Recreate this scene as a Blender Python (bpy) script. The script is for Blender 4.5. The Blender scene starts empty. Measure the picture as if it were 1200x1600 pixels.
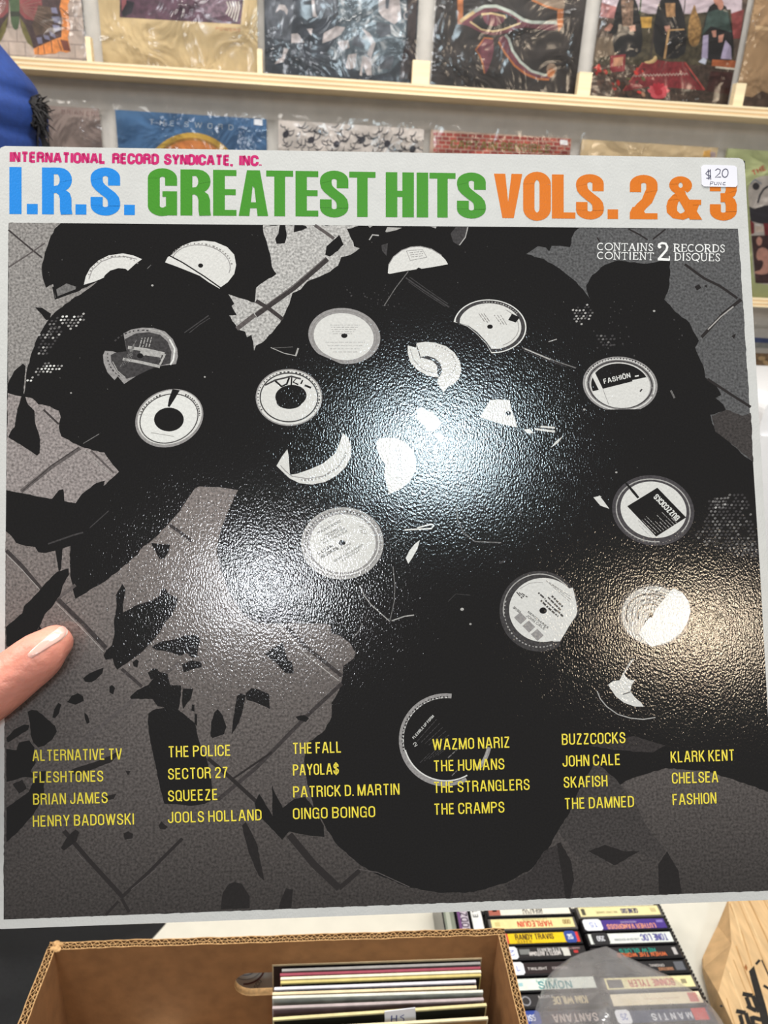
import bpy, bmesh, math, random
import numpy as np
from mathutils import Vector, Matrix, noise
from mathutils.geometry import tessellate_polygon
random.seed(7)
S = bpy.context.scene
COL = S.collection
# ------------------------------------------------------------------ camera
F_PX, ZC = 1109.0, 1.6
R = np.array([[0.99639167, -0.04684449, -0.07077591], [0.01777217, 0.93055885, -0.36571079], [0.08299268, 0.36313335, 0.92803361]])
def ray(u, v):                       # direction in blender world of a photograph pixel, unit camera depth
    r = R.T @ np.array([(u-600)/F_PX, (v-800)/F_PX, 1.0])
    return Vector((r[0], r[2], -r[1]))
CAM = Vector((0, 0, ZC))
def at_depth(u, v, d): return CAM + ray(u, v)*d
def on_z(u, v, z):
    r = ray(u, v); return CAM + r*((z-ZC)/r.z)
def on_y(u, v, y):
    r = ray(u, v); return CAM + r*(y/r.y)
cam = bpy.data.cameras.new('camera'); co = bpy.data.objects.new('camera', cam); COL.objects.link(co)
cx = Vector((R[0][0], R[0][2], -R[0][1])); cy = -Vector((R[1][0], R[1][2], -R[1][1])); cz = -Vector((R[2][0], R[2][2], -R[2][1]))
M = Matrix((cx, cy, cz)).transposed().to_4x4(); M.translation = CAM
co.matrix_world = M
cam.sensor_fit = 'HORIZONTAL'; cam.sensor_width = 36; cam.lens = F_PX/1200*36
cam.clip_start = 0.02
cam.dof.use_dof = True; cam.dof.focus_distance = 0.292; cam.dof.aperture_fstop = 33.27/1.1
S.camera = co
# ------------------------------------------------------------------ world, lamps, exposure
w = bpy.data.worlds.new('world'); S.world = w; w.use_nodes = True
w.node_tree.nodes['Background'].inputs[0].default_value = (1.0, 0.96, 0.92, 1)
w.node_tree.nodes['Background'].inputs[1].default_value = 0.25
def lamp(name, loc, target, sx, sy, power, col):
    l = bpy.data.lights.new(name, 'AREA'); l.shape = 'RECTANGLE'; l.size = sx; l.size_y = sy; l.energy = power; l.color = col
    o = bpy.data.objects.new(name, l); COL.objects.link(o); o.location = loc
    o.rotation_euler = (Vector(target)-Vector(loc)).to_track_quat('-Z', 'Y').to_euler()
    return o
lamp('ceiling_lamp', (0.2, 0.55, 2.95), (0.15, 1.3, 0.4), 1.6, 0.5, 40, (1.0, 0.98, 0.94))
lamp('ceiling_lamp', (0.24, -1.65, 2.8), (0.24, 0, 1.5), 0.34, 0.34, 11, (0.74, 0.91, 1.0))
lamp('ceiling_lamp', (-0.55, -3.0, 2.8), (-0.4, 0, 1.5), 0.3, 0.4, 13, (0.92, 0.95, 1.0))
lamp('ceiling_lamp', (2.0, -3.6, 2.8), (0.5, 0, 1.5), 0.55, 0.35, 16, (1.0, 0.80, 0.58))
lamp('ceiling_lamp', (-1.3, 0.3, 2.7), (-0.3, 0.3, 1.2), 0.6, 0.6, 20, (1.0, 0.95, 0.88))
S.view_settings.view_transform = 'Standard'; S.view_settings.look = 'None'
S.view_settings.gamma = 1; S.view_settings.use_curve_mapping = False
S.view_settings.exposure = 0.0
# ------------------------------------------------------------------ materials
MATS = {}
def lin(c):
    return tuple((x/255/12.92 if x/255 <= 0.04045 else ((x/255+0.055)/1.055)**2.4) for x in c)
def mat(name, rgb, rough=0.6, var=0.12, scale=60, bump=0.0, bscale=400, metal=0, coat=0, stretch=None, spec=0.5, detail=2, emboss=False):
    if name in MATS: return MATS[name]
    m = bpy.data.materials.new(name); m.use_nodes = True; nt = m.node_tree; N = nt.nodes; L = nt.links
    b = N['Principled BSDF']; b.inputs['Roughness'].default_value = rough; b.inputs['Metallic'].default_value = metal
    b.inputs['Specular IOR Level'].default_value = spec; b.inputs['Coat Weight'].default_value = coat
    tc = N.new('ShaderNodeTexCoord'); mp = N.new('ShaderNodeMapping'); L.new(tc.outputs['Object'], mp.inputs[0])
    if stretch: mp.inputs['Scale'].default_value = stretch
    c = lin(rgb)
    if var > 0:
        n = N.new('ShaderNodeTexNoise'); n.inputs['Scale'].default_value = scale; n.inputs['Detail'].default_value = detail
        L.new(mp.outputs[0], n.inputs['Vector'])
        r = N.new('ShaderNodeValToRGB'); L.new(n.outputs[0], r.inputs[0])
        r.color_ramp.elements[0].position = 0.3; r.color_ramp.elements[1].position = 0.7
        r.color_ramp.elements[0].color = tuple(x*(1-var) for x in c)+(1,)
        r.color_ramp.elements[1].color = tuple(min(1, x*(1+var)) for x in c)+(1,)
        L.new(r.outputs[0], b.inputs['Base Color'])
    else:
        b.inputs['Base Color'].default_value = c+(1,)
    if emboss:                        # the pebbled laminate of the held cover
        n1 = N.new('ShaderNodeTexNoise'); n1.inputs['Scale'].default_value = 1150; n1.inputs['Detail'].default_value = 1.5
        mp2 = N.new('ShaderNodeMapping'); mp2.inputs['Scale'].default_value = (1.25, 0.75, 1); mp2.inputs['Rotation'].default_value = (0, 0, 0.2)
        L.new(tc.outputs['Object'], mp2.inputs[0]); L.new(mp2.outputs[0], n1.inputs['Vector'])
        bp = N.new('ShaderNodeBump'); bp.inputs['Strength'].default_value = 1.0; bp.inputs['Distance'].default_value = emboss
        L.new(n1.outputs[0], bp.inputs['Height']); L.new(bp.outputs[0], b.inputs['Normal'])
    elif bump > 0:
        n1 = N.new('ShaderNodeTexNoise'); n1.inputs['Scale'].default_value = bscale; n1.inputs['Detail'].default_value = 3
        L.new(mp.outputs[0], n1.inputs['Vector'])
        bp = N.new('ShaderNodeBump'); bp.inputs['Strength'].default_value = 1.0; bp.inputs['Distance'].default_value = bump
        L.new(n1.outputs[0], bp.inputs['Height']); L.new(bp.outputs[0], b.inputs['Normal'])
    MATS[name] = m; return m
EMB = 0.000072
def ink(name, rgb, var=0.0, scale=900, rough=0.08, detail=2):      # printed laminate
    return mat(name, rgb, rough, var, scale, emboss=EMB, spec=0.8, detail=detail)
# ------------------------------------------------------------------ helpers
def link(name, me, parent=None):
    o = bpy.data.objects.new(name, me); COL.objects.link(o)
    if parent: o.parent = parent
    return o
def tag(o, label=None, cat=None, group=None, kind=None):
    if label: o['label'] = label
    if cat: o['category'] = cat
    if group: o['group'] = group
    if kind: o['kind'] = kind
    return o
def empty(name, loc=(0, 0, 0), label=None, cat=None, group=None, mw=None):
    o = bpy.data.objects.new(name, None); COL.objects.link(o); o.empty_display_size = 0.02
    if mw is not None: o.matrix_world = mw
    else: o.location = loc
    return tag(o, label, cat, group)
class MB:
    def __init__(s): s.v = []; s.f = []; s.m = []; s.mats = []
    def mi(s, m):
        if m not in s.mats: s.mats.append(m)
        return s.mats.index(m)
    def poly(s, pts, m, tess=True):
        k = len(s.v); pts = [Vector(p) for p in pts]; s.v += pts; i = s.mi(m)
        if len(pts) <= 4 and not tess: s.f.append(tuple(range(k, k+len(pts)))); s.m.append(i)
        else:
            for t in tessellate_polygon([pts]): s.f.append(tuple(k+a for a in t)); s.m.append(i)
    def box(s, a, b, m, bev=0):
        x0, y0, z0 = a; x1, y1, z1 = b; k = len(s.v); i = s.mi(m)
        s.v += [Vector(p) for p in ((x0,y0,z0),(x1,y0,z0),(x1,y1,z0),(x0,y1,z0),(x0,y0,z1),(x1,y0,z1),(x1,y1,z1),(x0,y1,z1))]
        for f in ((0,3,2,1),(4,5,6,7),(0,1,5,4),(1,2,6,5),(2,3,7,6),(3,0,4,7)): s.f.append(tuple(k+j for j in f)); s.m.append(i)
    def prism(s, bot, top, m):        # two loops of equal count
        k = len(s.v); n = len(bot); i = s.mi(m); s.v += [Vector(p) for p in bot]+[Vector(p) for p in top]
        for j in range(n): s.f.append((k+j, k+(j+1) % n, k+n+(j+1) % n, k+n+j)); s.m.append(i)
        for t in tessellate_polygon([[Vector(p) for p in top]]): s.f.append(tuple(k+n+a for a in t)); s.m.append(i)
        for t in tessellate_polygon([[Vector(p) for p in bot]]): s.f.append(tuple(k+a for a in t[::-1])); s.m.append(i)
    def tube(s, pts, rads, m, n=10, up=Vector((0, 0, 1)), caps=True, flat=1.0):
        pts = [Vector(p) for p in pts]; k = len(s.v); i = s.mi(m)
        for j, p in enumerate(pts):
            t = (pts[min(j+1, len(pts)-1)]-pts[max(j-1, 0)]).normalized()
            a = t.cross(up); a = a.normalized() if a.length > 1e-4 else t.cross(Vector((1, 0, 0))).normalized(); b = a.cross(t).normalized()
            r = rads[j] if isinstance(rads, (list, tuple)) else rads
            for q in range(n):
                an = 2*math.pi*q/n; s.v.append(p+a*math.cos(an)*r+b*math.sin(an)*r*flat)
        for j in range(len(pts)-1):
            for q in range(n): s.f.append((k+j*n+q, k+j*n+(q+1) % n, k+(j+1)*n+(q+1) % n, k+(j+1)*n+q)); s.m.append(i)
        if caps:
            s.f.append(tuple(k+q for q in range(n))[::-1]); s.m.append(i)
            e = k+(len(pts)-1)*n; s.f.append(tuple(e+q for q in range(n))); s.m.append(i)
    def ball(s, c, r, m, seg=14, rings=9):
        k = len(s.v); i = s.mi(m); c = Vector(c); r = Vector(r) if not isinstance(r, (int, float)) else Vector((r, r, r))
        for a in range(rings+1):
            th = math.pi*a/rings
            for b in range(seg):
                ph = 2*math.pi*b/seg; s.v.append(c+Vector((math.sin(th)*math.cos(ph)*r.x, math.sin(th)*math.sin(ph)*r.y, math.cos(th)*r.z)))
        for a in range(rings):
            for b in range(seg): s.f.append((k+a*seg+b, k+(a+1)*seg+b, k+(a+1)*seg+(b+1) % seg, k+a*seg+(b+1) % seg)); s.m.append(i)
    def build(s, name, parent=None, smooth=False):
        me = bpy.data.meshes.new(name); me.from_pydata([tuple(v) for v in s.v], [], s.f)
        for m in s.mats: me.materials.append(m)
        me.polygons.foreach_set('material_index', s.m)
        if smooth: me.polygons.foreach_set('use_smooth', [True]*len(s.f))
        me.update(); return link(name, me, parent)
def smooth_pts(P, it=1, closed=True):
    for _ in range(it):
        Q = []
        n = len(P)
        for i in range(n if closed else n-1):
            a, b = P[i], P[(i+1) % n]
            Q.append((a[0]*.75+b[0]*.25, a[1]*.75+b[1]*.25)); Q.append((a[0]*.25+b[0]*.75, a[1]*.25+b[1]*.75))
        P = Q if closed else [P[0]]+Q+[P[-1]]
    return P
def ell(cx, cy, rx, ry, rot=0, a0=0, a1=360, n=40):
    c, s_ = math.cos(math.radians(rot)), math.sin(math.radians(rot)); out = []
    k = n+1 if abs(a1-a0) < 360 else n
    for i in range(k):
        a = math.radians(a0+(a1-a0)*i/n); x = rx*math.cos(a); y = ry*math.sin(a)
        out.append((cx+x*c-y*s_, cy+x*s_+y*c))
    return out
def stroke(pts, wd, taper=False):
    """ribbon quads of width wd along a 2-D polyline"""
    q = []; n = len(pts); L = []; Rr = []
    for i in range(n):
        a = pts[max(i-1, 0)]; b = pts[min(i+1, n-1)]; dx, dy = b[0]-a[0], b[1]-a[1]; l = math.hypot(dx, dy) or 1
        h = wd/2*(1 if not taper else max(0.15, math.sin(math.pi*(i+0.5)/n)))
        L.append((pts[i][0]-dy/l*h, pts[i][1]+dx/l*h)); Rr.append((pts[i][0]+dy/l*h, pts[i][1]-dx/l*h))
    for i in range(n-1): q.append([L[i], L[i+1], Rr[i+1], Rr[i]])
    return q
class Print:
    """flat print: polygons in 2-D coordinates mapped by fn onto a surface; ink that overlaps earlier ink lies a few microns above it"""
    def __init__(s, fn, lift, z0=2e-5, dz=4e-6): s.mb = MB(); s.fn = fn; s.lift = Vector(lift); s.z0 = z0; s.dz = dz; s.bb = np.zeros((0, 5)); s.z = z0
    def lay(s, pts, pad=0.0):
        xs = [p[0] for p in pts]; ys = [p[1] for p in pts]; x0, x1, y0, y1 = min(xs)-pad, max(xs)+pad, min(ys)-pad, max(ys)+pad
        B = s.bb; l = 0
        if len(B):
            h = (B[:, 0] < x1) & (B[:, 1] > x0) & (B[:, 2] < y1) & (B[:, 3] > y0)
            if h.any(): l = B[h, 4].max()+1
        s.bb = np.vstack([B, [x0, x1, y0, y1, l]]); zz = s.z0+s.dz*(l+1); s.z = max(s.z, zz); return s.lift*zz
    def poly(s, pts, m):
        d = s.lay(pts); s.mb.poly([s.fn(*p)+d for p in pts], m)
    def line(s, pts, wd, m, taper=False):
        d = s.lay(pts, wd/2)
        for q in stroke(pts, wd, taper): s.mb.poly([s.fn(*p)+d for p in q], m, tess=False)
    def text(s, body, p0, p1, cap, m, bold=0.0, upv=None, wt=None):
        """capitals and figures from strokes, set between the two ends of the baseline; cap = cap height, negative = mirrored upwards"""
        dx, dy = p1[0]-p0[0], p1[1]-p0[1]; l = math.hypot(dx, dy); ux, uy = dx/l, dy/l; vx, vy = upv if upv else (uy, -ux)
        body = body.upper(); W = sum(SF[c][0] for c in body)-0.10; k = l/W; wt = wt or (0.125+bold*1.6); pw = abs(cap)*wt
        kx = max(1e-6, (l-pw)/W)
        pw2 = min(pw, kx*0.30) if False else pw
        d = s.lay([p0, p1, (p0[0]+vx*cap, p0[1]+vy*cap), (p1[0]+vx*cap, p1[1]+vy*cap)], 0.5)
        cur = pw/2; yy0 = 0.5*wt; 
        for c in body:
            w_, strokes = SF[c]
            for st in strokes:
                q = []
                for a, b_ in st:
                    x = cur+a*kx; y = (yy0+b_*(1-2*yy0))*cap; q.append((p0[0]+ux*x+vx*y, p0[1]+uy*x+vy*y))
                # square ends reach the full cap height
                for qq in stroke(ext(q, 0.0), pw): s.mb.poly([s.fn(*p)+d for p in qq], m, tess=False)
            cur += w_*kx
    def build(s, name, parent): return s.mb.build(name, parent)
def ext(q, e): return q
def _a(cx, cy, rx, ry, a0, a1, n=7): return [(cx+rx*math.cos(math.radians(a0+(a1-a0)*i/n)), cy+ry*math.sin(math.radians(a0+(a1-a0)*i/n))) for i in range(n+1)]
def mkfont():
    w = 0.42; g = {}; h = w/2; e = -0.065; t = 1.065
    O = _a(h, .78, h, .22, 0, 180)+_a(h, .22, h, .22, 180, 360)+[(w, .22), (w, .78)]
    g['O'] = (w, [O]); g['0'] = g['O']; g['Q'] = (w, [O, [(.26, .22), (w+.05, -.07)]])
    g['I'] = (0, [[(0, e), (0, t)]]); g['L'] = (.36, [[(0, t), (0, 0)], [(-.06, 0), (.36, 0)]]); g['T'] = (.44, [[(.22, e), (.22, 1)], [(0, 1), (.44, 1)]])
    g['H'] = (w, [[(0, e), (0, t)], [(w, e), (w, t)], [(0, .52), (w, .52)]]); g['E'] = (.36, [[(0, e), (0, t)], [(0, 1), (.36, 1)], [(0, .53), (.33, .53)], [(0, 0), (.37, 0)]]); g['F'] = (.34, [[(0, e), (0, t)], [(0, 1), (.35, 1)], [(0, .5), (.31, .5)]])
    g['A'] = (.5, [[(0, e), (.22, t)], [(.28, t), (.5, e)], [(.08, .3), (.42, .3)]]); g['V'] = (.46, [[(0, t), (.21, e)], [(.25, e), (.46, t)]]); g['W'] = (.74, [[(0, t), (.18, e)], [(.18, e), (.37, t)], [(.37, t), (.56, e)], [(.56, e), (.74, t)]])
    g['M'] = (.58, [[(0, e), (0, t)], [(.02, t), (.29, e)], [(.29, e), (.56, t)], [(.58, t), (.58, e)]]); g['N'] = (w, [[(0, e), (0, t)], [(.02, t), (w-.02, e)], [(w, e), (w, t)]])
    P_ = [(0, 1), (.22, 1)]+_a(.22, .76, .2, .24, 90, -90)+[(0, .52)]; g['P'] = (w, [[(0, e), (0, t)], P_]); R_ = [(0, 1), (.24, 1)]+_a(.24, .77, .18, .23, 90, -90)+[(0, .54)]; g['R'] = (w+.02, [[(0, e), (0, t)], R_, [(.26, .53), (.37, .46), (.4, .36), (.41, .1), (.44, e)]])
    g['B'] = (w, [[(0, e), (0, t)], R_, [(.22, .54)]+_a(.23, .27, .19, .27, 90, -90)+[(0, 0)]]); g['D'] = (w, [[(0, e), (0, t)], [(0, 1), (.17, 1)]+_a(.17, .75, .25, .25, 90, 0)+_a(.17, .25, .25, .25, 0, -90)+[(0, 0)]])
    g['C'] = (w, [[(w, .68), (w, .76)]+_a(h, .78, h, .22, 0, 180)+_a(h, .22, h, .22, 180, 360)+[(w, .36)]]); g['G'] = (w, [[(w, .7), (w, .76)]+_a(h, .78, h, .22, 0, 180)+_a(h, .22, h, .22, 180, 350)+[(w, .47)], [(.22, .47), (w+.04, .47)], [(w, .47), (w, e)]])
    S_ = [(.39, .70), (.39, .78)]+_a(h-.01, .79, .19, .21, 0, 180)+[(.01, .70), (.07, .60), (.2, .52), (.35, .43), (.41, .34), (.41, .24)]+_a(h-.01, .22, .205, .22, 0, -180)+[(-.005, .34)]
    g['S'] = (.41, [S_]); g['5'] = (.4, [[(.38, 1), (.05, 1), (.02, .55)], [(.02, .52), (.2, .62)]+_a(.2, .31, .2, .31, 80, -90)+_a(.2, .22, .2, .22, -90, -180)]); g['$'] = (.41, [S_, [(.2, -.14), (.2, 1.14)]])
    g['K'] = (.44, [[(0, e), (0, t)], [(.42, t), (.02, .38)], [(.15, .58), (.45, e)]]); g['Y'] = (.46, [[(0, t), (.23, .45)], [(.46, t), (.23, .45)], [(.23, .48), (.23, e)]]); g['Z'] = (.4, [[(.01, 1), (.4, 1)], [(.38, 1), (.0, 0)], [(-.02, 0), (.41, 0)]]); g['X'] = (.44, [[(0, t), (.44, e)], [(.44, t), (0, e)]])
    g['U'] = (w, [[(0, t), (0, .24)]+_a(h, .24, h, .24, 180, 360)+[(w, .24), (w, t)]]); g['J'] = (.34, [[(0, .3), (0, .2)]+_a(.17, .2, .17, .2, 180, 360)+[(.34, .2), (.34, t)]])
    g['2'] = (.4, [[(0, .68), (0, .78)]+_a(.2, .78, .2, .22, 180, 0)+[(.4, .68), (.33, .5), (.12, .25), (.0, .02)], [(-.04, 0), (.41, 0)]]); g['7'] = (.38, [[(0, 1), (.39, 1)], [(.38, 1), (.2, .55), (.12, e)]]); g['1'] = (.2, [[(.16, e), (.16, t)], [(.16, 1), (0, .82)]]); g['3'] = (.4, [_a(.2, .77, .19, .23, 170, -80), _a(.2, .27, .2, .27, 80, -170)]); g['9'] = (.4, [_a(.2, .7, .2, .3, 0, 360, 12), [(.4, .7), (.4, .3)]+_a(.2, .24, .2, .24, 0, -160)]); g['8'] = (.4, [_a(.2, .76, .18, .24, 0, 360, 12), _a(.2, .27, .2, .27, 0, 360, 12)]); g['4'] = (.42, [[(.32, e), (.32, t)], [(.32, 1), (0, .3), (.43, .3)]]); g['6'] = (.4, [_a(.2, .3, .2, .3, 0, 360, 12), [(0, .3), (0, .7)]+_a(.2, .76, .2, .24, 180, 20)])
    g['.'] = (.0, [[(0, -.06), (0, .07)]]); g[','] = (.0, [[(0, .07), (0, -.06), (-.04, -.2)]]); g["'"] = (.0, [[(0, .8), (0, t)]]); g['-'] = (.2, [[(0, .45), (.2, .45)]]); g['\u00d6'] = (w, [O, [(.12, 1.2), (.12, 1.3)], [(.3, 1.2), (.3, 1.3)]]); g['&'] = (.5, [[(.5, 0), (.08, .74)]+_a(.22, .8, .15, .2, 190, -30)+[(.05, .4)]+_a(.2, .22, .19, .22, 150, 330)+[(.46, .5)]])
    out = {k: (v[0]+0.235, v[1]) for k, v in g.items()}; out[' '] = (0.23, []); return out
SF = mkfont()
# ------------------------------------------------------------------ setting
plaster = mat('grey_wall_board', (206, 201, 194), 0.85, 0.06, 25, bump=0.0004, bscale=300)
WALLY = 1.745
b = MB(); b.box((-2.6, WALLY, 0), (2.9, WALLY+0.1, 2.9), plaster); tag(b.build('wall_back'), 'pale grey wall board behind the record ledges', kind='structure')
b = MB(); b.box((-2.6, -1.5, -0.06), (2.9, WALLY, 0), mat('dark_carpet', (38, 42, 56), 0.95, 0.3, 300, bump=0.002)); tag(b.build('floor'), 'dark blue-grey carpet', kind='structure')
# plywood ledges
ply_l = mat('ply_light', (238, 218, 180), 0.55, 0.10, 30, stretch=(0.25, 6, 6), bump=0.0001)
ply_d = mat('ply_dark', (214, 180, 134), 0.6, 0.15, 30, stretch=(0.25, 6, 6), bump=0.0001)
LZ = [1.892, 1.503, 1.114]      # lip tops: bottoms of the visible sleeves
TOPW = [-.815, -.469, -.141, .209, .555, .885]
LOWW = [-.800, -.453, -.114, .215, .553, .890]
STOPX = {0: [(-.485, 4), (-.148, 4), (.182, 30), (.530, 22), (.872, 16), (-.83, 10)], 1: [(-.48, 10), (-.13, 14), (.19, 14), (.535, 14), (.872, 10)], 2: [(.872, 14), (.53, 12)]}
for r in range(3):
    z = LZ[r]; side = ['upper', 'middle', 'lower'][r]
    e = empty('plywood_ledge', (0, 1.70, z-0.020), f'{side} plywood ledge with a layered edge carrying record sleeves on the wall', 'shelf')
    g = MB(); g.box((-2.3, -0.012, 0), (2.6, 0.045, 0.008), ply_l); g.build('shelf_board', e)
    g = MB()
    for k in range(5):
        g.box((-2.3, -0.030+(0.0006 if k % 2 else 0), k*0.0041), (2.6, -0.012, (k+1)*0.0041), ply_d if k % 2 else ply_l)
    g.build('front_lip', e)
    for i, (sx, wd) in enumerate(STOPX[r]):
        g = MB(); g.box((sx-wd/2000-0.003, -0.011, 0.008), (sx+wd/2000+0.003, 0.006, 0.020+0.046), ply_l); g.build('stop_block', e)
# ------------------------------------------------------------------ sleeves on the wall
film_m = None
def film():
    global film_m
    if film_m: return film_m
    m = bpy.data.materials.new('crinkled_clear_film'); m.use_nodes = True; nt = m.node_tree; N = nt.nodes; L = nt.links
    for n in list(N): N.remove(n)
    out = N.new('ShaderNodeOutputMaterial'); mix = N.new('ShaderNodeMixShader'); tr = N.new('ShaderNodeBsdfTransparent'); gl = N.new('ShaderNodeBsdfGlossy')
    gl.inputs['Roughness'].default_value = 0.12
    fr = N.new('ShaderNodeFresnel'); fr.inputs['IOR'].default_value = 1.45
    ma = N.new('ShaderNodeMath'); ma.operation = 'MULTIPLY_ADD'; ma.inputs[1].default_value = 0.9; ma.inputs[2].default_value = 0.0; L.new(fr.outputs[0], ma.inputs[0])
    tc = N.new('ShaderNodeTexCoord'); ns = N.new('ShaderNodeTexNoise'); ns.inputs['Scale'].default_value = 11; ns.inputs['Detail'].default_value = 3; ns.inputs['Distortion'].default_value = 0.8
    L.new(tc.outputs['Object'], ns.inputs['Vector'])
    bp = N.new('ShaderNodeBump'); bp.inputs['Strength'].default_value = 1; bp.inputs['Distance'].default_value = 0.010
    L.new(ns.outputs[0], bp.inputs['Height']); L.new(bp.outputs[0], gl.inputs['Normal']); L.new(bp.outputs[0], fr.inputs['Normal'])
    L.new(ma.outputs[0], mix.inputs[0]); L.new(tr.outputs[0], mix.inputs[1]); L.new(gl.outputs[0], mix.inputs[2]); L.new(mix.outputs[0], out.inputs[0])
    film_m = m; return m
YF = 1.727          # plane of the sleeve faces
def wall_sleeve(x, zb, label, base, art, border=None, group=None, filmtop=0.012, has_film=True):
    """a 313 mm sleeve standing on a ledge; art(P) paints with photograph-measured outlines in the plane of the cover"""
    e = empty('record_sleeve', (x+0.157, YF, zb-0.008), label, 'record sleeve', group)
    z0 = -0.0036
    g = MB(); g.box((-0.157, 0.0006, z0), (0.157, 0.005, 0.323), border or base); g.build('cardboard', e)
    fn = lambda u, v: Vector((on_y(u, v, YF).x-(x+0.157), 0, on_y(u, v, YF).z-(zb-0.008)))
    P = Print(fn, (0, -1, 0), z0=-2e-4, dz=3e-5)
    P.L = lambda u, v: (u, v)
    # base sheet in local unit coordinates
    P.mb.poly([(-0.1565, 3e-4, z0), (0.1565, 3e-4, z0), (0.1565, 3e-4, 0.3225), (-0.1565, 3e-4, 0.3225)], base, tess=False)
    P.x0 = x; P.zb = zb
    art(P, fn)
    # keep print inside the cover
    for i, v in enumerate(P.mb.v): P.mb.v[i] = Vector((min(0.1565, max(-0.1565, v.x)), v.y, min(0.3225, max(z0, v.z))))
    P.build('cover_print', e)
    if has_film:
        nx, nz = 24, 24; g = MB(); fm = film(); g.mi(fm)
        for j in range(nz+1):
            for i in range(nx+1):
                X = -0.160+0.320*i/nx; Z = z0+(0.323+filmtop-z0)*j/nz
                edge = 0.0 if 0 < i < nx and 0 < j else 0.002
                yy = -0.003-0.0022*noise.noise(Vector((X*22+x*9, Z*22, x*3)))-0.0012*noise.noise(Vector((X*60, Z*60, x)))+edge
                if j == nz: yy += 0.002; Z += 0.004*noise.noise(Vector((X*30, x*7, 1)))
                g.v.append(Vector((X, yy, Z)))
        for j in range(nz):
            for i in range(nx):
                k = j*(nx+1)+i; g.f.append((k, k+1, k+nx+2, k+nx+1)); g.m.append(0)
        g.build('plastic_sleeve', e, smooth=True)
    return e
def sticker(P, q, m): P.poly(q, m)
C = lambda n, c, v=0.15, s=70, r=0.5: mat('print_'+n, c, r, v, s)
white_st = mat('sticker_white', (240, 240, 242), 0.5, 0)
def z(x0, y0, s, pts): return [(x0+a/s, y0+b_/s) for a, b_ in pts]
# --- butterfly
def art_butterfly(P, fn):
    Z = lambda *p: z(0, 0, 5, p)
    P.poly([(-200, -260), (139, -260), (146, 98), (-200, 90)], C('pale_tile', (205, 188, 176), 0.1, 60))
    gl = C('tile_joint', (176, 160, 152))
    for k in range(-9, 4):
        y = 40+k*22; P.line([(-200, y-10), (145, y+9)], 1.2, gl)
        for q in range(-8, 8): xx = q*26+(13 if k % 2 else 0); P.line([(xx, y+8+xx*0.05-6), (xx+1, y+30+xx*0.05-6)], 1.0, gl) if xx < 140 else None
    dk = C('wing_dark', (78, 58, 58), 0.35, 90); orr = C('wing_orange', (232, 150, 78), 0.25, 90); gy = C('wing_bluegrey', (136, 134, 160)); red = C('wing_red', (150, 76, 78), 0.3, 60); olive = C('wing_olive', (120, 112, 62), 0.3); grn = C('body_green', (82, 104, 70)); dk2 = C('wing_brown', (98, 78, 64), 0.3, 90)
    def mir(pts): return [(22-(a-22), b_-(a-22)*0.13) for a, b_ in pts]
    for f in (lambda p: p, mir):
        P.poly(f(Z((450, -300), (560, -250), (545, 0), (530, 40), (540, 150), (548, 220), (530, 290), (552, 400), (520, 412), (470, 400), (430, 420), (380, 420), (330, 428), (270, 425), (263, 380), (340, 345), (430, 300), (470, 200), (440, 30))), orr)
        P.poly(f(Z((150, -320), (420, -300), (470, -100), (478, 0), (466, 60), (488, 150), (480, 290), (420, 310), (330, 350), (265, 380), (230, 340), (190, 270), (160, 200), (150, 100))), dk)
        P.poly(f(Z((150, -250), (300, -200), (330, 40), (300, 170), (200, 150), (155, 100))), red)
        P.poly(f(Z((155, 130), (200, 200), (240, 300), (262, 372), (215, 335), (175, 250))), olive)
        P.poly(f(Z((300, 40), (400, 60), (420, 170), (380, 250), (280, 280), (250, 200))), dk2)
        for s_ in (((400, 60), (440, 60), (455, 110), (405, 100)), ((400, 130), (465, 130), (470, 180), (425, 175)), ((410, 195), (465, 200), (470, 240), (430, 250)), ((385, 240), (430, 270), (440, 300), (395, 280)), ((340, 275), (380, 280), (395, 315), (350, 305)), ((285, 295), (325, 290), (335, 340), (300, 345))):
            P.poly(f(Z(*s_)), gy)
        for a in range(8):
            P.line(f(Z((160+a*4, 40+a*8), (300+a*22, -30+a*45))), 0.7, C('wing_vein', (150, 124, 110)))
        for a, b_ in (((470, 60), (540, 120)), ((490, 140), (545, 170)), ((480, 210), (540, 230)), ((340, 350), (350, 420)), ((400, 320), (410, 415)), ((450, 310), (480, 395)), ((300, 370), (300, 425))):
            P.line(f(Z(a, b_)), 1.2, dk)
        P.poly(f(Z((470, 310), (530, 320), (552, 400), (500, 395))), C('wing_rust', (128, 72, 56)))
    P.poly(Z((60, -200), (150, -200), (155, 60), (150, 180), (138, 225), (122, 236), (105, 222), (88, 180), (80, 100)), grn)
    P.poly(Z((80, 90), (155, 90), (150, 130), (85, 130)), C('body_dark', (56, 60, 48)))
# --- beige with purple picture
def art_beige(P, fn):
    P.poly([(188, -200), (420, -180), (376, 38), (187, 27)], C('purple_picture', (92, 60, 76), 0.5, 60))
    P.poly([(187, 10), (196, 0), (210, 4), (206, 20), (192, 27)], C('picture_dark', (40, 34, 44)))
    P.poly([(190, -6), (198, -10), (197, 6), (190, 18)], C('picture_rose', (170, 100, 104)))
    P.poly([(290, -12), (372, -60), (374, 18), (352, 24), (330, 28)], C('picture_mauve', (128, 104, 116), 0.5, 120))
    for k in range(5): P.line([(353+k*4, 22+k*3), (358+k*4, 12), (354+k*4.6, 2)], 2, C('stripe_white', (226, 220, 208)))
    P.text('POWERS', (337, 47), (377, 50), 5, C('small_orange_text', (206, 128, 92)))
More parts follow.
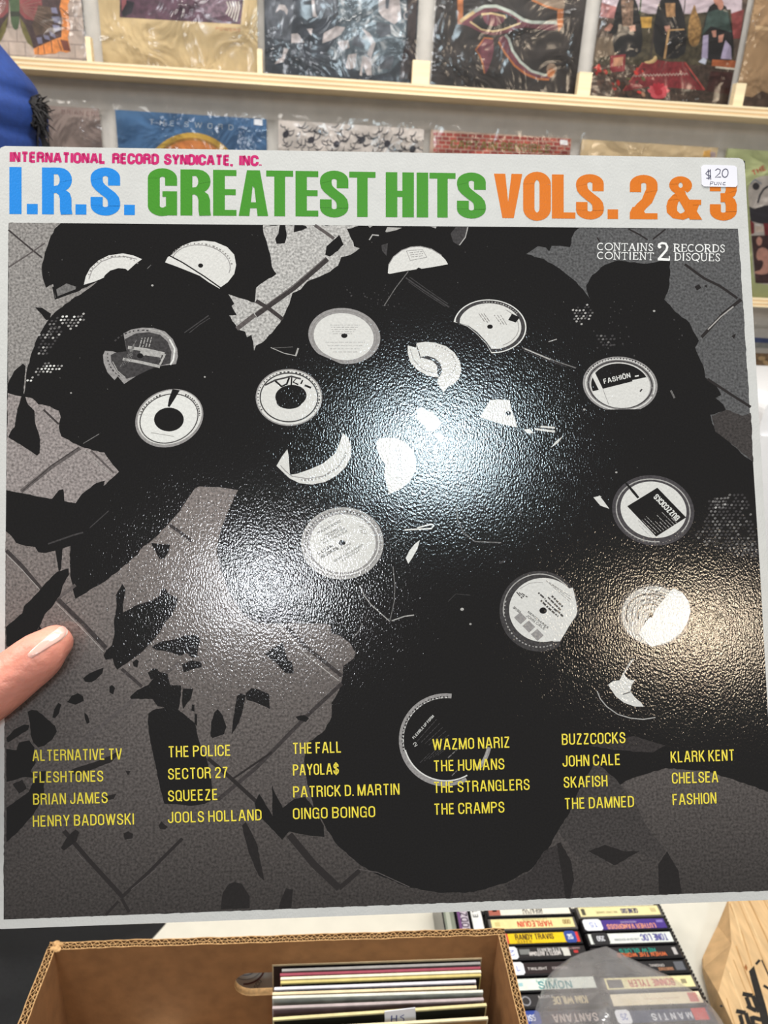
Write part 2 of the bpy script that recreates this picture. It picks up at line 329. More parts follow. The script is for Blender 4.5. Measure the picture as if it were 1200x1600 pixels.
# --- crumpled silver
def silver_mat():
    if 'crumpled_silver' in MATS: return MATS['crumpled_silver']
    m = mat('crumpled_silver', (90, 98, 104), 0.35, 0.0); nt = m.node_tree; N = nt.nodes; L = nt.links; b = N['Principled BSDF']
    tc = N.new('ShaderNodeTexCoord'); n = N.new('ShaderNodeTexNoise'); n.inputs['Scale'].default_value = 26; n.inputs['Detail'].default_value = 6; n.inputs['Distortion'].default_value = 2.5
    r = N.new('ShaderNodeValToRGB'); L.new(tc.outputs['Object'], n.inputs['Vector']); L.new(n.outputs[0], r.inputs[0]); L.new(r.outputs[0], b.inputs['Base Color'])
    cr = r.color_ramp; cr.elements[0].position = 0.38; cr.elements[0].color = (0.035, 0.045, 0.055, 1); cr.elements[1].position = 0.68; cr.elements[1].color = (0.62, 0.62, 0.62, 1)
    e = cr.elements.new(0.52); e.color = (0.09, 0.12, 0.14, 1); return m
def art_silver(P, fn):
    Z = lambda *p: z(400, 0, 4.444, p)
    P.poly([(520, -200), (640, -190), (634, 60), (628, 90), (610, 112), (585, 118), (552, 108), (520, 92), (500, 70), (505, 45), (530, 38)], silver_mat())
    dk = C('crowd_dark', (44, 50, 60), 0.4, 40); gy = C('crowd_grey', (92, 96, 104), 0.4, 60); pl = C('crowd_pale', (196, 186, 184), 0.25, 80)
    P.poly(Z((70, -500), (240, -500), (260, 60), (240, 280), (90, 260), (60, 100)), gy)
    P.poly(Z((250, -300), (420, -300), (440, 110), (560, 120), (560, 260), (470, 400), (380, 500), (330, 400), (260, 240)), dk)
    P.poly(Z((135, 90), (160, 30), (200, 35), (222, 70), (215, 105), (195, 75), (165, 65)), pl)
    P.poly(Z((245, 235), (290, 232), (338, 296), (245, 298)), pl); P.poly(Z((352, 200), (392, 197), (385, 250)), pl)
    P.poly(Z((195, 330), (225, 340), (190, 430), (130, 445), (150, 410), (180, 400)), pl)
    P.poly(Z((850, -200), (980, -200), (1010, 130), (960, 170), (880, 120), (850, 80)), pl)
    P.poly(Z((920, 60), (935, -100), (895, -100), (900, 60)), gy)
    P.poly(Z((400, 30), (420, -100), (560, -100), (560, 90), (500, 125), (430, 130)), gy)
    P.poly(Z((385, 0), (405, 0), (415, 90), (430, 125), (395, 115)), pl)
    for q in (((470, 230), (560, 180), (620, 190), (590, 240), (520, 280), (460, 300)), ((560, 290), (640, 280), (650, 330), (600, 350)), ((620, 470), (640, 380), (700, 370), (690, 470), (650, 480)), ((720, 520), (740, 390), (800, 400), (805, 550), (770, 520), (740, 450), (735, 530)), ((730, 190), (790, 230), (830, 300), (800, 400), (770, 380), (800, 300))): P.poly(Z(*q), pl)
    for q in (((700, 220), (760, 300), (730, 330), (660, 310)), ((840, 150), (930, 170), (940, 230), (870, 260), (830, 220)), ((850, 400), (960, 380), (940, 480), (860, 480))): P.poly(Z(*q), gy)
    P.line(Z(*ell(1048, 108, 20, 26, 0)), 1.3, pl)
    P.poly(Z((1060, -300), (1130, -300), (1100, 600), (1000, 590), (1010, 400), (1050, 280)), C('curtain_brown', (62, 48, 46), 0.3))
    P.poly(Z((60, 500), (300, 470), (420, 480), (640, 530), (860, 520), (1100, 560), (1100, 640), (60, 580)), dk)
# --- eye
def art_eye(P, fn):
    Z = lambda pts: z(660, 0, 4.444, pts)
    gold = C('eye_gold', (214, 190, 142), 0.2); gr = C('eye_rim', (196, 204, 192), 0.15); mar = C('eye_maroon', (118, 64, 74), 0.3); orr = C('eye_orange', (196, 120, 66), 0.2); blk = C('eye_black', (34, 28, 26), 0.2)
    P.poly(Z([(240, -300), (285, -300), (282, 110), (300, 165), (245, 170)]), orr)
    P.poly(Z(smooth_pts([(255, 165), (330, 95), (430, 45), (510, 38), (610, 78), (700, 135), (760, 152), (962, 152), (945, 215), (820, 205), (690, 185), (560, 240), (470, 245), (400, 225), (320, 180)], 1)), mar)
    P.poly(Z(smooth_pts([(330, 150), (400, 95), (520, 75), (600, 100), (680, 155), (590, 195), (500, 222), (410, 205)], 1)), blk)
    P.poly(Z(smooth_pts([(412, 105), (480, 90), (575, 115), (560, 160), (500, 185), (440, 170)], 1)), mar)
    P.line(Z([(410, 100), (480, 92), (570, 112), (578, 128)]), 3, gold)
    P.line(Z([(262, 150), (330, 95), (430, 45), (510, 42), (610, 80), (700, 138), (760, 155), (965, 158)]), 5, gr)
    P.line(Z([(330, 150), (410, 205), (490, 218), (560, 205), (682, 160)]), 2.6, gold)
    P.line(Z([(262, 150), (320, 110), (360, 82)]), 5, gold)
    P.poly(Z([(938, 60), (980, 60), (975, 180), (945, 220), (935, 150)]), orr)
    P.poly(Z([(740, -60), (990, -60), (985, 60), (935, 62), (860, 40), (790, 10)]), C('eye_stone', (152, 132, 112), 0.2))
    P.line(Z([(760, 0), (860, 45), (935, 65)]), 3, orr)
    P.poly(Z(smooth_pts([(428, 262), (490, 262), (496, 300), (492, 380), (465, 460), (440, 512), (425, 512), (415, 440), (395, 380), (368, 345), (400, 310)], 1)), mar)
    P.line(Z([(492, 270), (430, 262), (402, 305), (370, 345), (398, 385), (418, 440), (432, 510)]), 2, orr)
    P.poly(Z(smooth_pts([(530, 255), (585, 245), (610, 300), (640, 370), (700, 450), (780, 505), (870, 520), (900, 540), (860, 560), (770, 550), (690, 510), (620, 440), (570, 370), (530, 300)], 1)), mar)
    P.line(Z([(575, 242), (600, 270), (625, 350), (680, 430), (760, 495), (850, 522), (900, 520)]), 4, gr)
    P.line(Z([(530, 290), (575, 370), (640, 455), (720, 515), (800, 548), (880, 552)]), 3, orr)
    P.poly(Z(ell(898, 478, 36, 38, 0, n=18)), C('eye_scroll', (188, 160, 136), 0.2)); P.poly(Z(ell(893, 505, 26, 34, 30, n=16)), orr)
# --- group in robes around a red cloth
def art_group(P, fn):
    Z = lambda *p: z(910, 0, 4.138, p)
    P.poly(Z((60, -700), (1090, -700), (1030, 130), (80, 110)), C('sky_lilac', (206, 190, 196), 0.1))
    P.poly(Z((90, 240), (240, 240), (230, 390), (70, 390)), C('stone_wall', (122, 104, 84), 0.2))
    P.poly(Z((100, 15), (240, 50), (200, 120), (95, 105)), C('pink_building', (178, 120, 116), 0.2))
    P.poly(Z((950, 90), (1045, 60), (1030, 250), (960, 250)), C('red_building', (150, 72, 70), 0.3, 40))
    P.poly(Z((330, 60), (430, 90), (700, 90), (960, 60), (1000, 420), (70, 420), (80, 380), (330, 330)), C('foliage_dark', (72, 64, 46), 0.6, 90))
    P.poly(Z((370, 110), (450, 110), (445, 180), (370, 180)), C('gold_box', (200, 156, 72), 0.25))
    P.poly(Z((35, 420), (1000, 420), (960, 720), (20, 660)), C('ground_mess', (74, 58, 48), 0.6, 120))
    robe = C('robe_black', (26, 24, 26), 0.3); skin = C('printed_skin', (196, 140, 120), 0.1); grn = C('robe_green', (60, 78, 72), 0.3)
    def fig(cx, top, wd, bot, m, face=True):
        P.poly(Z(*smooth_pts([(cx-wd*0.25, top), (cx+wd*0.25, top), (cx+wd*0.45, top+90), (cx+wd*0.6, top+260), (cx+wd*0.5, bot), (cx-wd*0.45, bot), (cx-wd*0.6, top+260), (cx-wd*0.45, top+90)], 1)), m)
        if face: P.poly(Z(*ell(cx, top-30, wd*0.16, 45, 0, n=14)), skin)
    fig(290, -30, 170, 370, robe); P.poly(Z((250, 0), (330, 0), (325, 170), (260, 170)), C('robe_pattern', (140, 112, 92), 0.6, 150))
    P.poly(Z((250, 30), (200, 150), (150, 190), (160, 220), (240, 210)), robe)
    P.poly(Z((140, 190), (180, 150), (200, 165), (180, 200), (150, 200)), skin); P.poly(Z((300, 170), (340, 160), (345, 200), (310, 205)), skin)
    fig(565, -30, 190, 380, robe); P.poly(Z((535, 20), (600, 20), (600, 110), (545, 110)), C('robe_trim', (168, 128, 88), 0.5, 120))
    P.poly(Z((530, 170), (565, 165), (570, 200), (540, 205)), skin); P.line(Z((560, 190), (530, 380)), 3.4, C('staff_tan', (200, 160, 110))); P.line(Z((560, 195), (660, 190)), 2, C('staff_tan', (200, 160, 110)))
    fig(875, 20, 180, 400, robe); P.poly(Z((810, 80), (870, 60), (940, 70), (965, 210), (900, 190), (830, 170), (770, 235), (790, 170)), grn); P.poly(Z(*ell(893, 30, 20, 35, 0, n=14)), skin)
    P.poly(Z((780, 230), (815, 225), (810, 380), (770, 375)), C('lilac_legging', (178, 166, 192), 0.15)); P.poly(Z((925, 260), (960, 300), (965, 385), (895, 380), (905, 330)), C('lilac_legging', (178, 166, 192)))
    P.poly(Z((750, 400), (780, 372), (805, 385), (795, 418)), C('shoe_silver', (196, 200, 214))); P.poly(Z((835, 200), (865, 195), (865, 240), (845, 240)), skin); P.poly(Z((880, 230), (915, 220), (905, 270), (880, 275)), skin)
    P.poly(Z(*smooth_pts([(725, 20), (740, 80), (770, 160), (765, 250), (740, 300), (700, 300), (680, 230), (690, 120), (712, 60)], 1)), C('gold_idol', (156, 120, 72), 0.5, 140))
    P.line(Z((655, 100), (670, -60)), 1.6, C('pole_dark', (60, 50, 44))); P.line(Z((440, 380), (462, 190)), 2.4, C('pole_dark', (60, 50, 44))); P.line(Z((370, 90), (385, -60)), 2.2, C('pole_green', (70, 90, 50)))
    red = C('cloth_red', (134, 42, 48), 0.3, 120)
    P.poly(Z((400, 400), (480, 385), (560, 400), (665, 400), (700, 490), (790, 585), (560, 565), (430, 560), (270, 590), (330, 490)), red)
    P.line(Z((390, 405), (265, 585)), 1.6, C('cloth_edge', (196, 84, 76))); P.line(Z((665, 405), (790, 582)), 2.2, C('cloth_edge', (196, 84, 76)))
    for k in range(17): P.line(Z((325+k*21, 497-k*0.7), (335+k*21, 482-k*0.7), (346+k*21, 497-k*0.7)), 1.1, C('braid_white', (214, 196, 180)))
    P.poly(Z((180, 360), (280, 350), (272, 460), (180, 468)), C('red_book', (146, 52, 56), 0.3)); P.poly(Z((200, 375), (265, 366), (258, 425), (200, 430)), C('book_tan', (190, 140, 108), 0.3))
    P.poly(Z((70, 440), (110, 410), (125, 460), (90, 490)), C('poppy', (206, 60, 50)))
    P.poly(Z(*smooth_pts([(390, 400), (450, 390), (470, 355), (487, 375), (470, 405), (430, 415)], 1)), C('horn', (206, 176, 124)))
    P.poly(Z((840, 385), (995, 392), (990, 440), (835, 425)), C('harmonium', (180, 100, 58))); P.poly(Z((860, 428), (985, 440), (984, 452), (860, 440)), C('keys', (230, 224, 206))); P.poly(Z((830, 460), (985, 470), (960, 610), (800, 590)), C('suitcase', (70, 34, 30), 0.3))
    for k in range(70):
        a = random.uniform(150, 760); yy = 655-abs(a-450)*0.02+random.uniform(-16, 32); P.poly(Z(*ell(a, yy, 6, 5, 0, n=6)), C('pebble', (150, 150, 150)) if k % 2 else C('pebble_dark', (40, 38, 42)))
    for k in range(60):
        P.poly(Z(*ell(random.uniform(40, 400), random.uniform(440, 640), random.uniform(6, 22), random.uniform(5, 14), random.uniform(0, 90), n=6)), random.choice([robe, C('book_tan', (190, 140, 108)), C('poppy', (206, 60, 50)), C('clutter_green', (104, 100, 60)), C('suitcase', (70, 34, 30))]) if k % 3 == 0 else C('clutter_brown', (92, 66, 52)))
    pk = C('lotus_pink', (222, 92, 102), 0.1); pk2 = C('lotus_red', (190, 46, 62), 0.1)
    for a in (-75, -50, -25, 0, 25, 50, 75):
        cxx, cyy = 492+math.sin(math.radians(a))*40, 600-math.cos(math.radians(a))*34; P.poly(Z(*ell(cxx, cyy, 16, 34, a, n=12)), pk if abs(a) > 30 else pk2)
    P.poly(Z(*ell(492, 612, 52, 28, 0, n=16)), pk); P.poly(Z(*ell(492, 596, 26, 22, 0, n=12)), pk2)
def art_desert(P, fn):
    P.poly([(1150, 178), (1155, 148), (1175, 152), (1190, 142), (1215, 152), (1260, 140), (1400, 150), (1400, 200)], C('desert_dark', (84, 66, 54), 0.4, 60))
    P.poly([(1180, 40), (1400, 60), (1400, 64), (1180, 46)], C('desert_line', (206, 176, 136)))
# --- lower row
def art_eno(P, fn):
    P.text('BRIAN ENO', (96, 178), (158, 182), 7, C('eno_letters', (128, 96, 92))); P.poly([(154, 168), (166, 169), (166, 176), (154, 175)], white_st)
def art_sword(P, fn):
    P.text('T  H  E    S  W  O  R  D', (233, 194.5), (366, 203.5), 8.5, C('sword_letters', (196, 204, 208)))
    P.poly(ell(298, 306, 84, 99, 3, n=60), C('sun_rim', (214, 174, 70), 0.1)); P.poly(ell(298, 306, 76, 91, 3, n=60), C('sun_line', (176, 128, 48))); P.poly(ell(298, 306, 73, 87, 3, n=60), C('sun_orange', (222, 142, 72), 0.12))
    P.poly([(397, 186), (410, 187), (410, 196), (397, 195)], white_st)
def art_line(P, fn):
    k = mat('line_ink', (50, 46, 56), 0.5, 0)
    rnd = random.Random(4)
    for i in range(34):
        x = 440+i*6.6; y = 192+i*0.55
        for q in range(15):
            a = rnd.uniform(-1.1, 1.1); l = rnd.uniform(8, 20); xx = x+rnd.uniform(-5, 5); yy = y+q*16+rnd.uniform(0, 8)
            cur = [(xx+math.sin(a+t*0.5)*t*l/3, yy+math.cos(a+t*0.5)*t*l/3) for t in range(4)]
            P.line(cur, 1.9, k, True)
        if i % 6 == 1: P.poly(ell(x, y+14+rnd.uniform(0, 14), 5, 6, rnd.uniform(0, 60), n=10), k)
def art_brick(P, fn):
    mor = C('mortar', (206, 180, 160)); br = [C('brick_a', (172, 72, 58)), C('brick_b', (188, 88, 72)), C('brick_c', (158, 62, 54))]
    P.poly([(676, 205), (893, 216), (895, 500), (672, 500)], mor)
    rnd = random.Random(2)
    for r in range(48):
        for c in range(19):
            x = 677+c*11.6+(5.8 if r % 2 else 0)-3; y = 206.5+r*6.4+(x-676)*0.05
            x0 = max(x, 677); x1 = min(x+10.4, 891.5)
            if x1-x0 > 2: P.poly([(x0, y), (x1, y+0.5), (x1, y+5.7), (x0, y+5.2)], rnd.choice(br))
    P.text('CAPTAIN SENSIBLE', (704, 231), (862, 239), 13, C('moss_letters', (132, 124, 56), 0.4, 400), bold=0.03)
    P.poly([(875, 218), (887, 219), (887, 227), (875, 226)], white_st)
def art_cream(P, fn):
    P.poly([(1100, 236), (1110, 234), (1112, 245), (1098, 245)], C('cream_orange', (224, 176, 96))); P.poly([(1110, 237), (1118, 238), (1118, 246), (1110, 246)], C('cream_mauve', (190, 170, 170)))
def art_green(P, fn):
    Z = lambda *p: z(1120, 200, 5.71, p)
    P.text('THE', z(1120, 200, 5.71, [(325, 425)])[0], z(1120, 200, 5.71, [(450, 370)])[0], 8, C('green_red_text', (214, 62, 56)), bold=0.04)
    P.poly(Z(*smooth_pts([(275, 560), (300, 480), (360, 440), (460, 420), (900, 420), (900, 900), (700, 1395), (460, 1400), (350, 1385), (330, 1300), (305, 950), (290, 700)], 1)), C('pic_greywhite', (206, 196, 188), 0.15, 60))
    P.poly(Z(*ell(350, 520, 32, 34, 0, n=16)), C('pic_dark', (52, 48, 56))); P.line(Z((300, 500), (340, 460), (400, 500)), 2, C('pic_bluegrey', (132, 140, 156)))
    P.line(Z((365, 670), (385, 600), (420, 545), (460, 520)), 3, C('pic_dark', (52, 48, 56)))
    P.poly(Z((288, 700), (340, 720), (430, 690), (900, 680), (900, 880), (420, 860), (300, 830)), C('pic_dark', (52, 48, 56), 0.5, 100))
    P.poly(Z((296, 820), (335, 850), (335, 940), (305, 950)), C('pic_maroon', (132, 44, 50), 0.3)); P.poly(Z((415, 850), (900, 850), (900, 1100), (440, 1060)), C('pic_maroon', (132, 44, 50), 0.3))
    P.poly(Z((340, 880), (420, 875), (422, 925), (345, 930)), C('pic_pale', (226, 206, 190)))
    P.poly(Z((308, 960), (900, 950), (900, 1395), (345, 1385), (330, 1200)), C('pic_brown', (74, 46, 46), 0.4, 70))
    sk = C('pic_skin', (210, 156, 138), 0.15)
    P.poly(Z(*ell(378, 1010, 26, 40, 0, n=14)), sk); P.poly(Z(*smooth_pts([(360, 1080), (420, 1060), (470, 1100), (470, 1290), (420, 1310), (340, 1300), (335, 1280), (400, 1265), (420, 1180), (350, 1180)], 1)), sk)
def art_low(P, fn):
    P.poly([(1090, 522), (1400, 538), (1400, 545), (1090, 530)], C('low_blue', (66, 82, 130))); P.poly([(1090, 530), (1400, 545), (1400, 552), (1090, 540)], C('low_grey', (150, 150, 146)))
    P.poly([(1090, 548), (1400, 560), (1400, 604), (1090, 600)], C('low_brown', (146, 118, 88), 0.4, 120))
    for k in range(10): P.poly(ell(1190+k*7, 560+(k*37) % 30, 6, 3.5, k*30, n=8), C('low_tan', (224, 190, 142)))
    P.poly([(1090, 600), (1400, 604), (1400, 800), (1090, 800)], C('low_sand', (214, 178, 140), 0.15))
rows = [
 (TOPW[0], LZ[0], 'record sleeve with a large orange-edged butterfly wing on pale tiles', C('frame_grey', (62, 66, 74)), art_butterfly),
 (TOPW[1], LZ[0], 'plain beige record sleeve with a purple picture above and glints of plastic', C('beige_card', (212, 188, 142), 0.05), art_beige),
 (TOPW[2], LZ[0], 'dark silvery black-and-white record sleeve of crumpled foil and figures', C('charcoal_card', (50, 56, 64), 0.3), art_silver),
 (TOPW[3], LZ[0], 'near-black record sleeve with a stylised gold and maroon eye', C('black_card', (50, 42, 38), 0.35, 30), art_eye),
 (TOPW[4], LZ[0], 'record sleeve showing robed figures seated around a red cloth and pink lotus', C('group_base', (96, 80, 70), 0.4), art_group),
 (TOPW[5], LZ[0], 'sandy brown record sleeve with a dark lower edge, right end of upper ledge', C('sand_card', (176, 144, 108), 0.12, 12), art_desert),
 (LOWW[0], LZ[1], 'mottled mauve-grey record sleeve with faint lettering beside the blue cap', C('mauve_card', (160, 142, 134), 0.12, 30), art_eno),
 (LOWW[1], LZ[1], 'blue record sleeve with a golden disc and spaced white lettering', C('blue_card', (70, 112, 154), 0.10, 14), art_sword),
 (LOWW[2], LZ[1], 'white record sleeve covered with black line drawing of figures', C('offwhite_card', (226, 216, 208), 0.03), art_line),
 (LOWW[3], LZ[1], 'red brick patterned record sleeve with mossy green lettering', C('brick_base', (206, 180, 160)), art_brick),
 (LOWW[4], LZ[1], 'plain cream record sleeve behind the price sticker end of the held cover', C('cream_card', (222, 198, 158), 0.05), art_cream),
 (LOWW[5], LZ[1], 'pale green record sleeve with a collage picture and red lettering at the right edge', C('green_card', (196, 202, 150), 0.05), art_green),
 (LOWW[5]+0.01, LZ[2], 'record sleeve with a blue stripe and brown picture on the lower ledge at right', C('pale_card', (206, 200, 192), 0.05), art_low),
]
for x, zb, lab, base, art in rows: wall_sleeve(x, zb, lab, base, art, group='record sleeves shown on the wall ledges')
# ------------------------------------------------------------------ the held double-album sleeve
s_a = Vector((0.999, -0.009, 0.050)).normalized()                  # camera axes x right, y down, z away
s_b = Vector((0.026, 0.998, -0.058)); s_b = (s_b-s_a*s_b.dot(s_a)).normalized()
s_t = Vector((-0.159, -0.151, 0.293))
def cam2w(v): return Vector((sum(R[i][0]*v[i] for i in range(3)), sum(R[i][2]*v[i] for i in range(3)), -sum(R[i][1]*v[i] for i in range(3))))
SX = cam2w(s_a); SY = -cam2w(s_b); SN = SX.cross(SY).normalized(); ST = CAM+cam2w(s_t)
SO = ST+SX*0.1575-SY*0.315          # middle of the bottom edge
SM = Matrix((SX, SY, SN)).transposed().to_4x4(); SM.translation = SO
SMI = SM.inverted()
def sl(u, v):                        # photograph pixel -> sleeve coordinates (x right, y up), front face at z = 0
    r = ray(u, v); t = (SO-CAM).dot(SN)/r.dot(SN); p = SMI @ (CAM+r*t); return Vector((p.x, p.y, 0))
sleeve = empty('album_sleeve', mw=SM, label='large black-and-white double album sleeve held up in front, broken records on its cover', cat='album')
card = ink('sleeve_white', (206, 206, 203), 0.03, 120, rough=0.35)
edge_m = mat('sleeve_edge', (222, 214, 196), 0.7, 0.08, 80)
q = [sl(-2, 228), sl(1163, 247), sl(1229, 1405), sl(-9, 1452)]
def rounded(q, r=0.0025):
    out = []
    for i in range(4):
        p, a, b_ = q[i], q[i-1], q[(i+1) % 4]; da = (a-p).normalized()*r; db = (b_-p).normalized()*r
        out += [p+da, p+da*0.3+db*0.3, p+db]
    return out
loop = rounded(q)
g = MB(); k = 0
g.prism([p+Vector((0, 0, -0.0045)) for p in loop[::-1]], [p for p in loop[::-1]][:], edge_m)
o = g.build('cardboard_gatefold', sleeve)
P = Print(sl, (0, 0, 1), z0=1e-5, dz=6e-6)
P.z += P.dz; P.mb.poly([p+Vector((0, 0, P.z)) for p in loop], card)
P.build('white_border', sleeve); ZZ = P.z
g = MB(); g.box((0.1512, 0.3105, -0.0042), (0.1592, 0.3142, -0.0004), mat('inner_black', (40, 40, 42), 0.6)); g.build('inner_sleeve', sleeve)
# cover photograph
P = Print(sl, (0, 0, 1), z0=ZZ+1e-5, dz=3e-6)
_re = random.Random(21)
def rough(pts, amp=0.9, step=6.0):
    """torn outline: subdivide and jitter, corners kept"""
    out = []; n = len(pts)
    for i in range(n):
        a, b_ = pts[i], pts[(i+1) % n]; l = math.hypot(b_[0]-a[0], b_[1]-a[1]); k = max(1, int(l/step)); nx, ny = (-(b_[1]-a[1])/l, (b_[0]-a[0])/l) if l else (0, 0)
        for j in range(k):
            t = j/k; o_ = 0 if j == 0 else _re.uniform(-amp, amp); out.append((a[0]+(b_[0]-a[0])*t+nx*o_, a[1]+(b_[1]-a[1])*t+ny*o_))
    return out
blk = ink('photo_black', (14, 13, 14), 0.35, 1400)
blk2 = ink('photo_black_warm', (34, 31, 31), 0.25, 1400)
def pave(name, rgb): return ink('pavement_'+name, rgb, 0.5, 1000, detail=4)
pv1 = pave('upper_left', (142, 138, 135)); pv2 = pave('left', (146, 138, 136)); pv4 = pave('upper_middle', (180, 178, 175)); pv5 = pave('upper_right', (88, 88, 89))
joint = ink('joint_dark', (58, 53, 53), 0.3, 700); joint2 = ink('joint_mid', (92, 86, 85), 0.3, 700); lite = ink('joint_light', (168, 164, 160), 0.2, 700)
# the big pavement fades downwards, part printed tone, part lighting put into the colour
pv3 = pave('lower', (128, 120, 117)); nt = pv3.node_tree; N = nt.nodes; L = nt.links; bs = N['Principled BSDF']
tc = N.new('ShaderNodeTexCoord'); sx = N.new('ShaderNodeSeparateXYZ'); L.new(tc.outputs['Object'], sx.inputs[0])
mr = N.new('ShaderNodeMapRange'); mr.inputs['From Min'].default_value = 0.0; mr.inputs['From Max'].default_value = 0.17; mr.inputs['To Min'].default_value = 0.16; mr.inputs['To Max'].default_value = 1.0; L.new(sx.outputs['Y'], mr.inputs['Value'])
old = bs.inputs['Base Color'].links[0].from_socket; mx = N.new('ShaderNodeVectorMath'); mx.operation = 'SCALE'
L.new(old, mx.inputs[0]); L.new(mr.outputs[0], mx.inputs['Scale']); L.new(mx.outputs[0], bs.inputs['Base Color'])
pvd = pave('dim', (50, 46, 46)); pvd2 = pave('dim_patch', (62, 58, 57)); dkj = ink('joint_deep', (38, 34, 34))
P.poly([(13.5, 348), (1153, 357.5), (1188, 900), (1199, 1100), (1216, 1391), (5.7, 1436.7), (9, 830)], blk)
P.poly(rough([(13.5, 348), (95, 349), (85, 358), (77, 375), (70, 395), (66, 412), (66, 430), (72, 450), (83, 444), (87, 466), (118, 457), (152, 440), (140, 450), (112, 468), (92, 483), (78, 497), (66, 515), (55, 535), (47, 560), (41, 585), (39, 610), (37, 618), (12, 615)]), pv1)
P.poly(rough([(12, 615), (37, 620), (50, 622), (60, 632), (78, 635), (92, 642), (95, 652), (92, 668), (96, 682), (125, 697), (145, 704), (163, 707), (172, 720), (186, 737), (165, 757), (140, 772), (118, 787), (100, 783), (80, 780), (40, 772), (10, 766)]), pv2)
P.poly(rough([(9, 830), (20, 840), (25, 848), (40, 853), (55, 855), (60, 863), (72, 864), (85, 861), (98, 857), (110, 853), (109, 880), (111, 905), (114, 922), (118, 936), (140, 922), (165, 908), (215, 867), (220, 858), (245, 838), (262, 820), (280, 800), (290, 785), (305, 763), (312, 760), (340, 761), (372, 766), (360, 790), (350, 815), (342, 840), (339, 862), (345, 890), (360, 930), (380, 960), (400, 974), (450, 974), (500, 974), (517, 977), (518, 990), (528, 992), (545, 1003), (556, 1020), (553, 1028), (537, 1040), (535, 1058), (530, 1078), (518, 1098), (518, 1120), (508, 1140), (490, 1155), (478, 1163), (475, 1190), (480, 1225), (486, 1245), (490, 1262), (500, 1275), (508, 1291), (525, 1318), (545, 1337), (565, 1353), (600, 1371), (640, 1387), (690, 1395), (740, 1394), (790, 1380), (830, 1358), (855, 1330), (872, 1298), (890, 1270), (902, 1240), (930, 1215), (948, 1236), (990, 1215), (1040, 1200), (1105, 1205), (1210, 1240), (1216, 1391), (5.7, 1436.7)]), pv3)
P.poly(rough([(411, 352), (560, 353), (542, 358), (550, 372), (553, 385), (562, 388), (548, 398), (533, 402), (528, 415), (515, 425), (500, 432), (480, 440), (470, 452), (457, 458), (452, 475), (445, 490), (437, 505), (425, 520), (410, 535), (400, 540), (397, 548), (393, 523), (386, 527), (383, 518), (372, 515), (360, 495), (358, 493), (370, 492), (362, 478), (366, 475), (357, 460), (375, 466), (398, 473), (400, 450), (413, 440), (432, 428), (425, 417), (422, 397), (412, 365)]), pv4)
P.poly(rough([(905, 356), (1153, 357.8), (1156, 400), (1165, 540), (1177, 722), (1162, 712), (1140, 691), (1122, 675), (1113, 662), (1110, 648), (1135, 642), (1130, 632), (1118, 622), (1127, 617), (1115, 598), (1102, 590), (1098, 570), (1086, 543), (1092, 532), (1086, 522), (1077, 504), (1055, 487), (1038, 468), (1045, 450), (1047, 430), (1046, 405), (1010, 412), (965, 407), (945, 414), (925, 430), (916, 446), (918, 458), (924, 471), (915, 458), (900, 440), (875, 420), (850, 405), (822, 397), (840, 385), (853, 387), (858, 393), (862, 384), (875, 384), (891, 386), (893, 372), (898, 362)]), pv5)
P.poly(rough([(1112, 650), (1135, 640), (1160, 650), (1173, 645), (1177, 722), (1140, 691), (1118, 675)]), pvd2)
P.poly(rough([(872, 1298), (890, 1270), (902, 1240), (930, 1190), (960, 1215), (990, 1250), (1010, 1290), (1040, 1330), (1030, 1345), (990, 1330), (960, 1345), (930, 1350), (910, 1345), (895, 1330)]), pvd2)
P.poly(rough([(920, 1165), (990, 1150), (1040, 1165), (1020, 1176), (960, 1172)]), pvd)
P.poly(rough([(850, 1330), (872, 1318), (890, 1380), (896, 1402), (800, 1407), (790, 1382), (830, 1360)]), pvd)
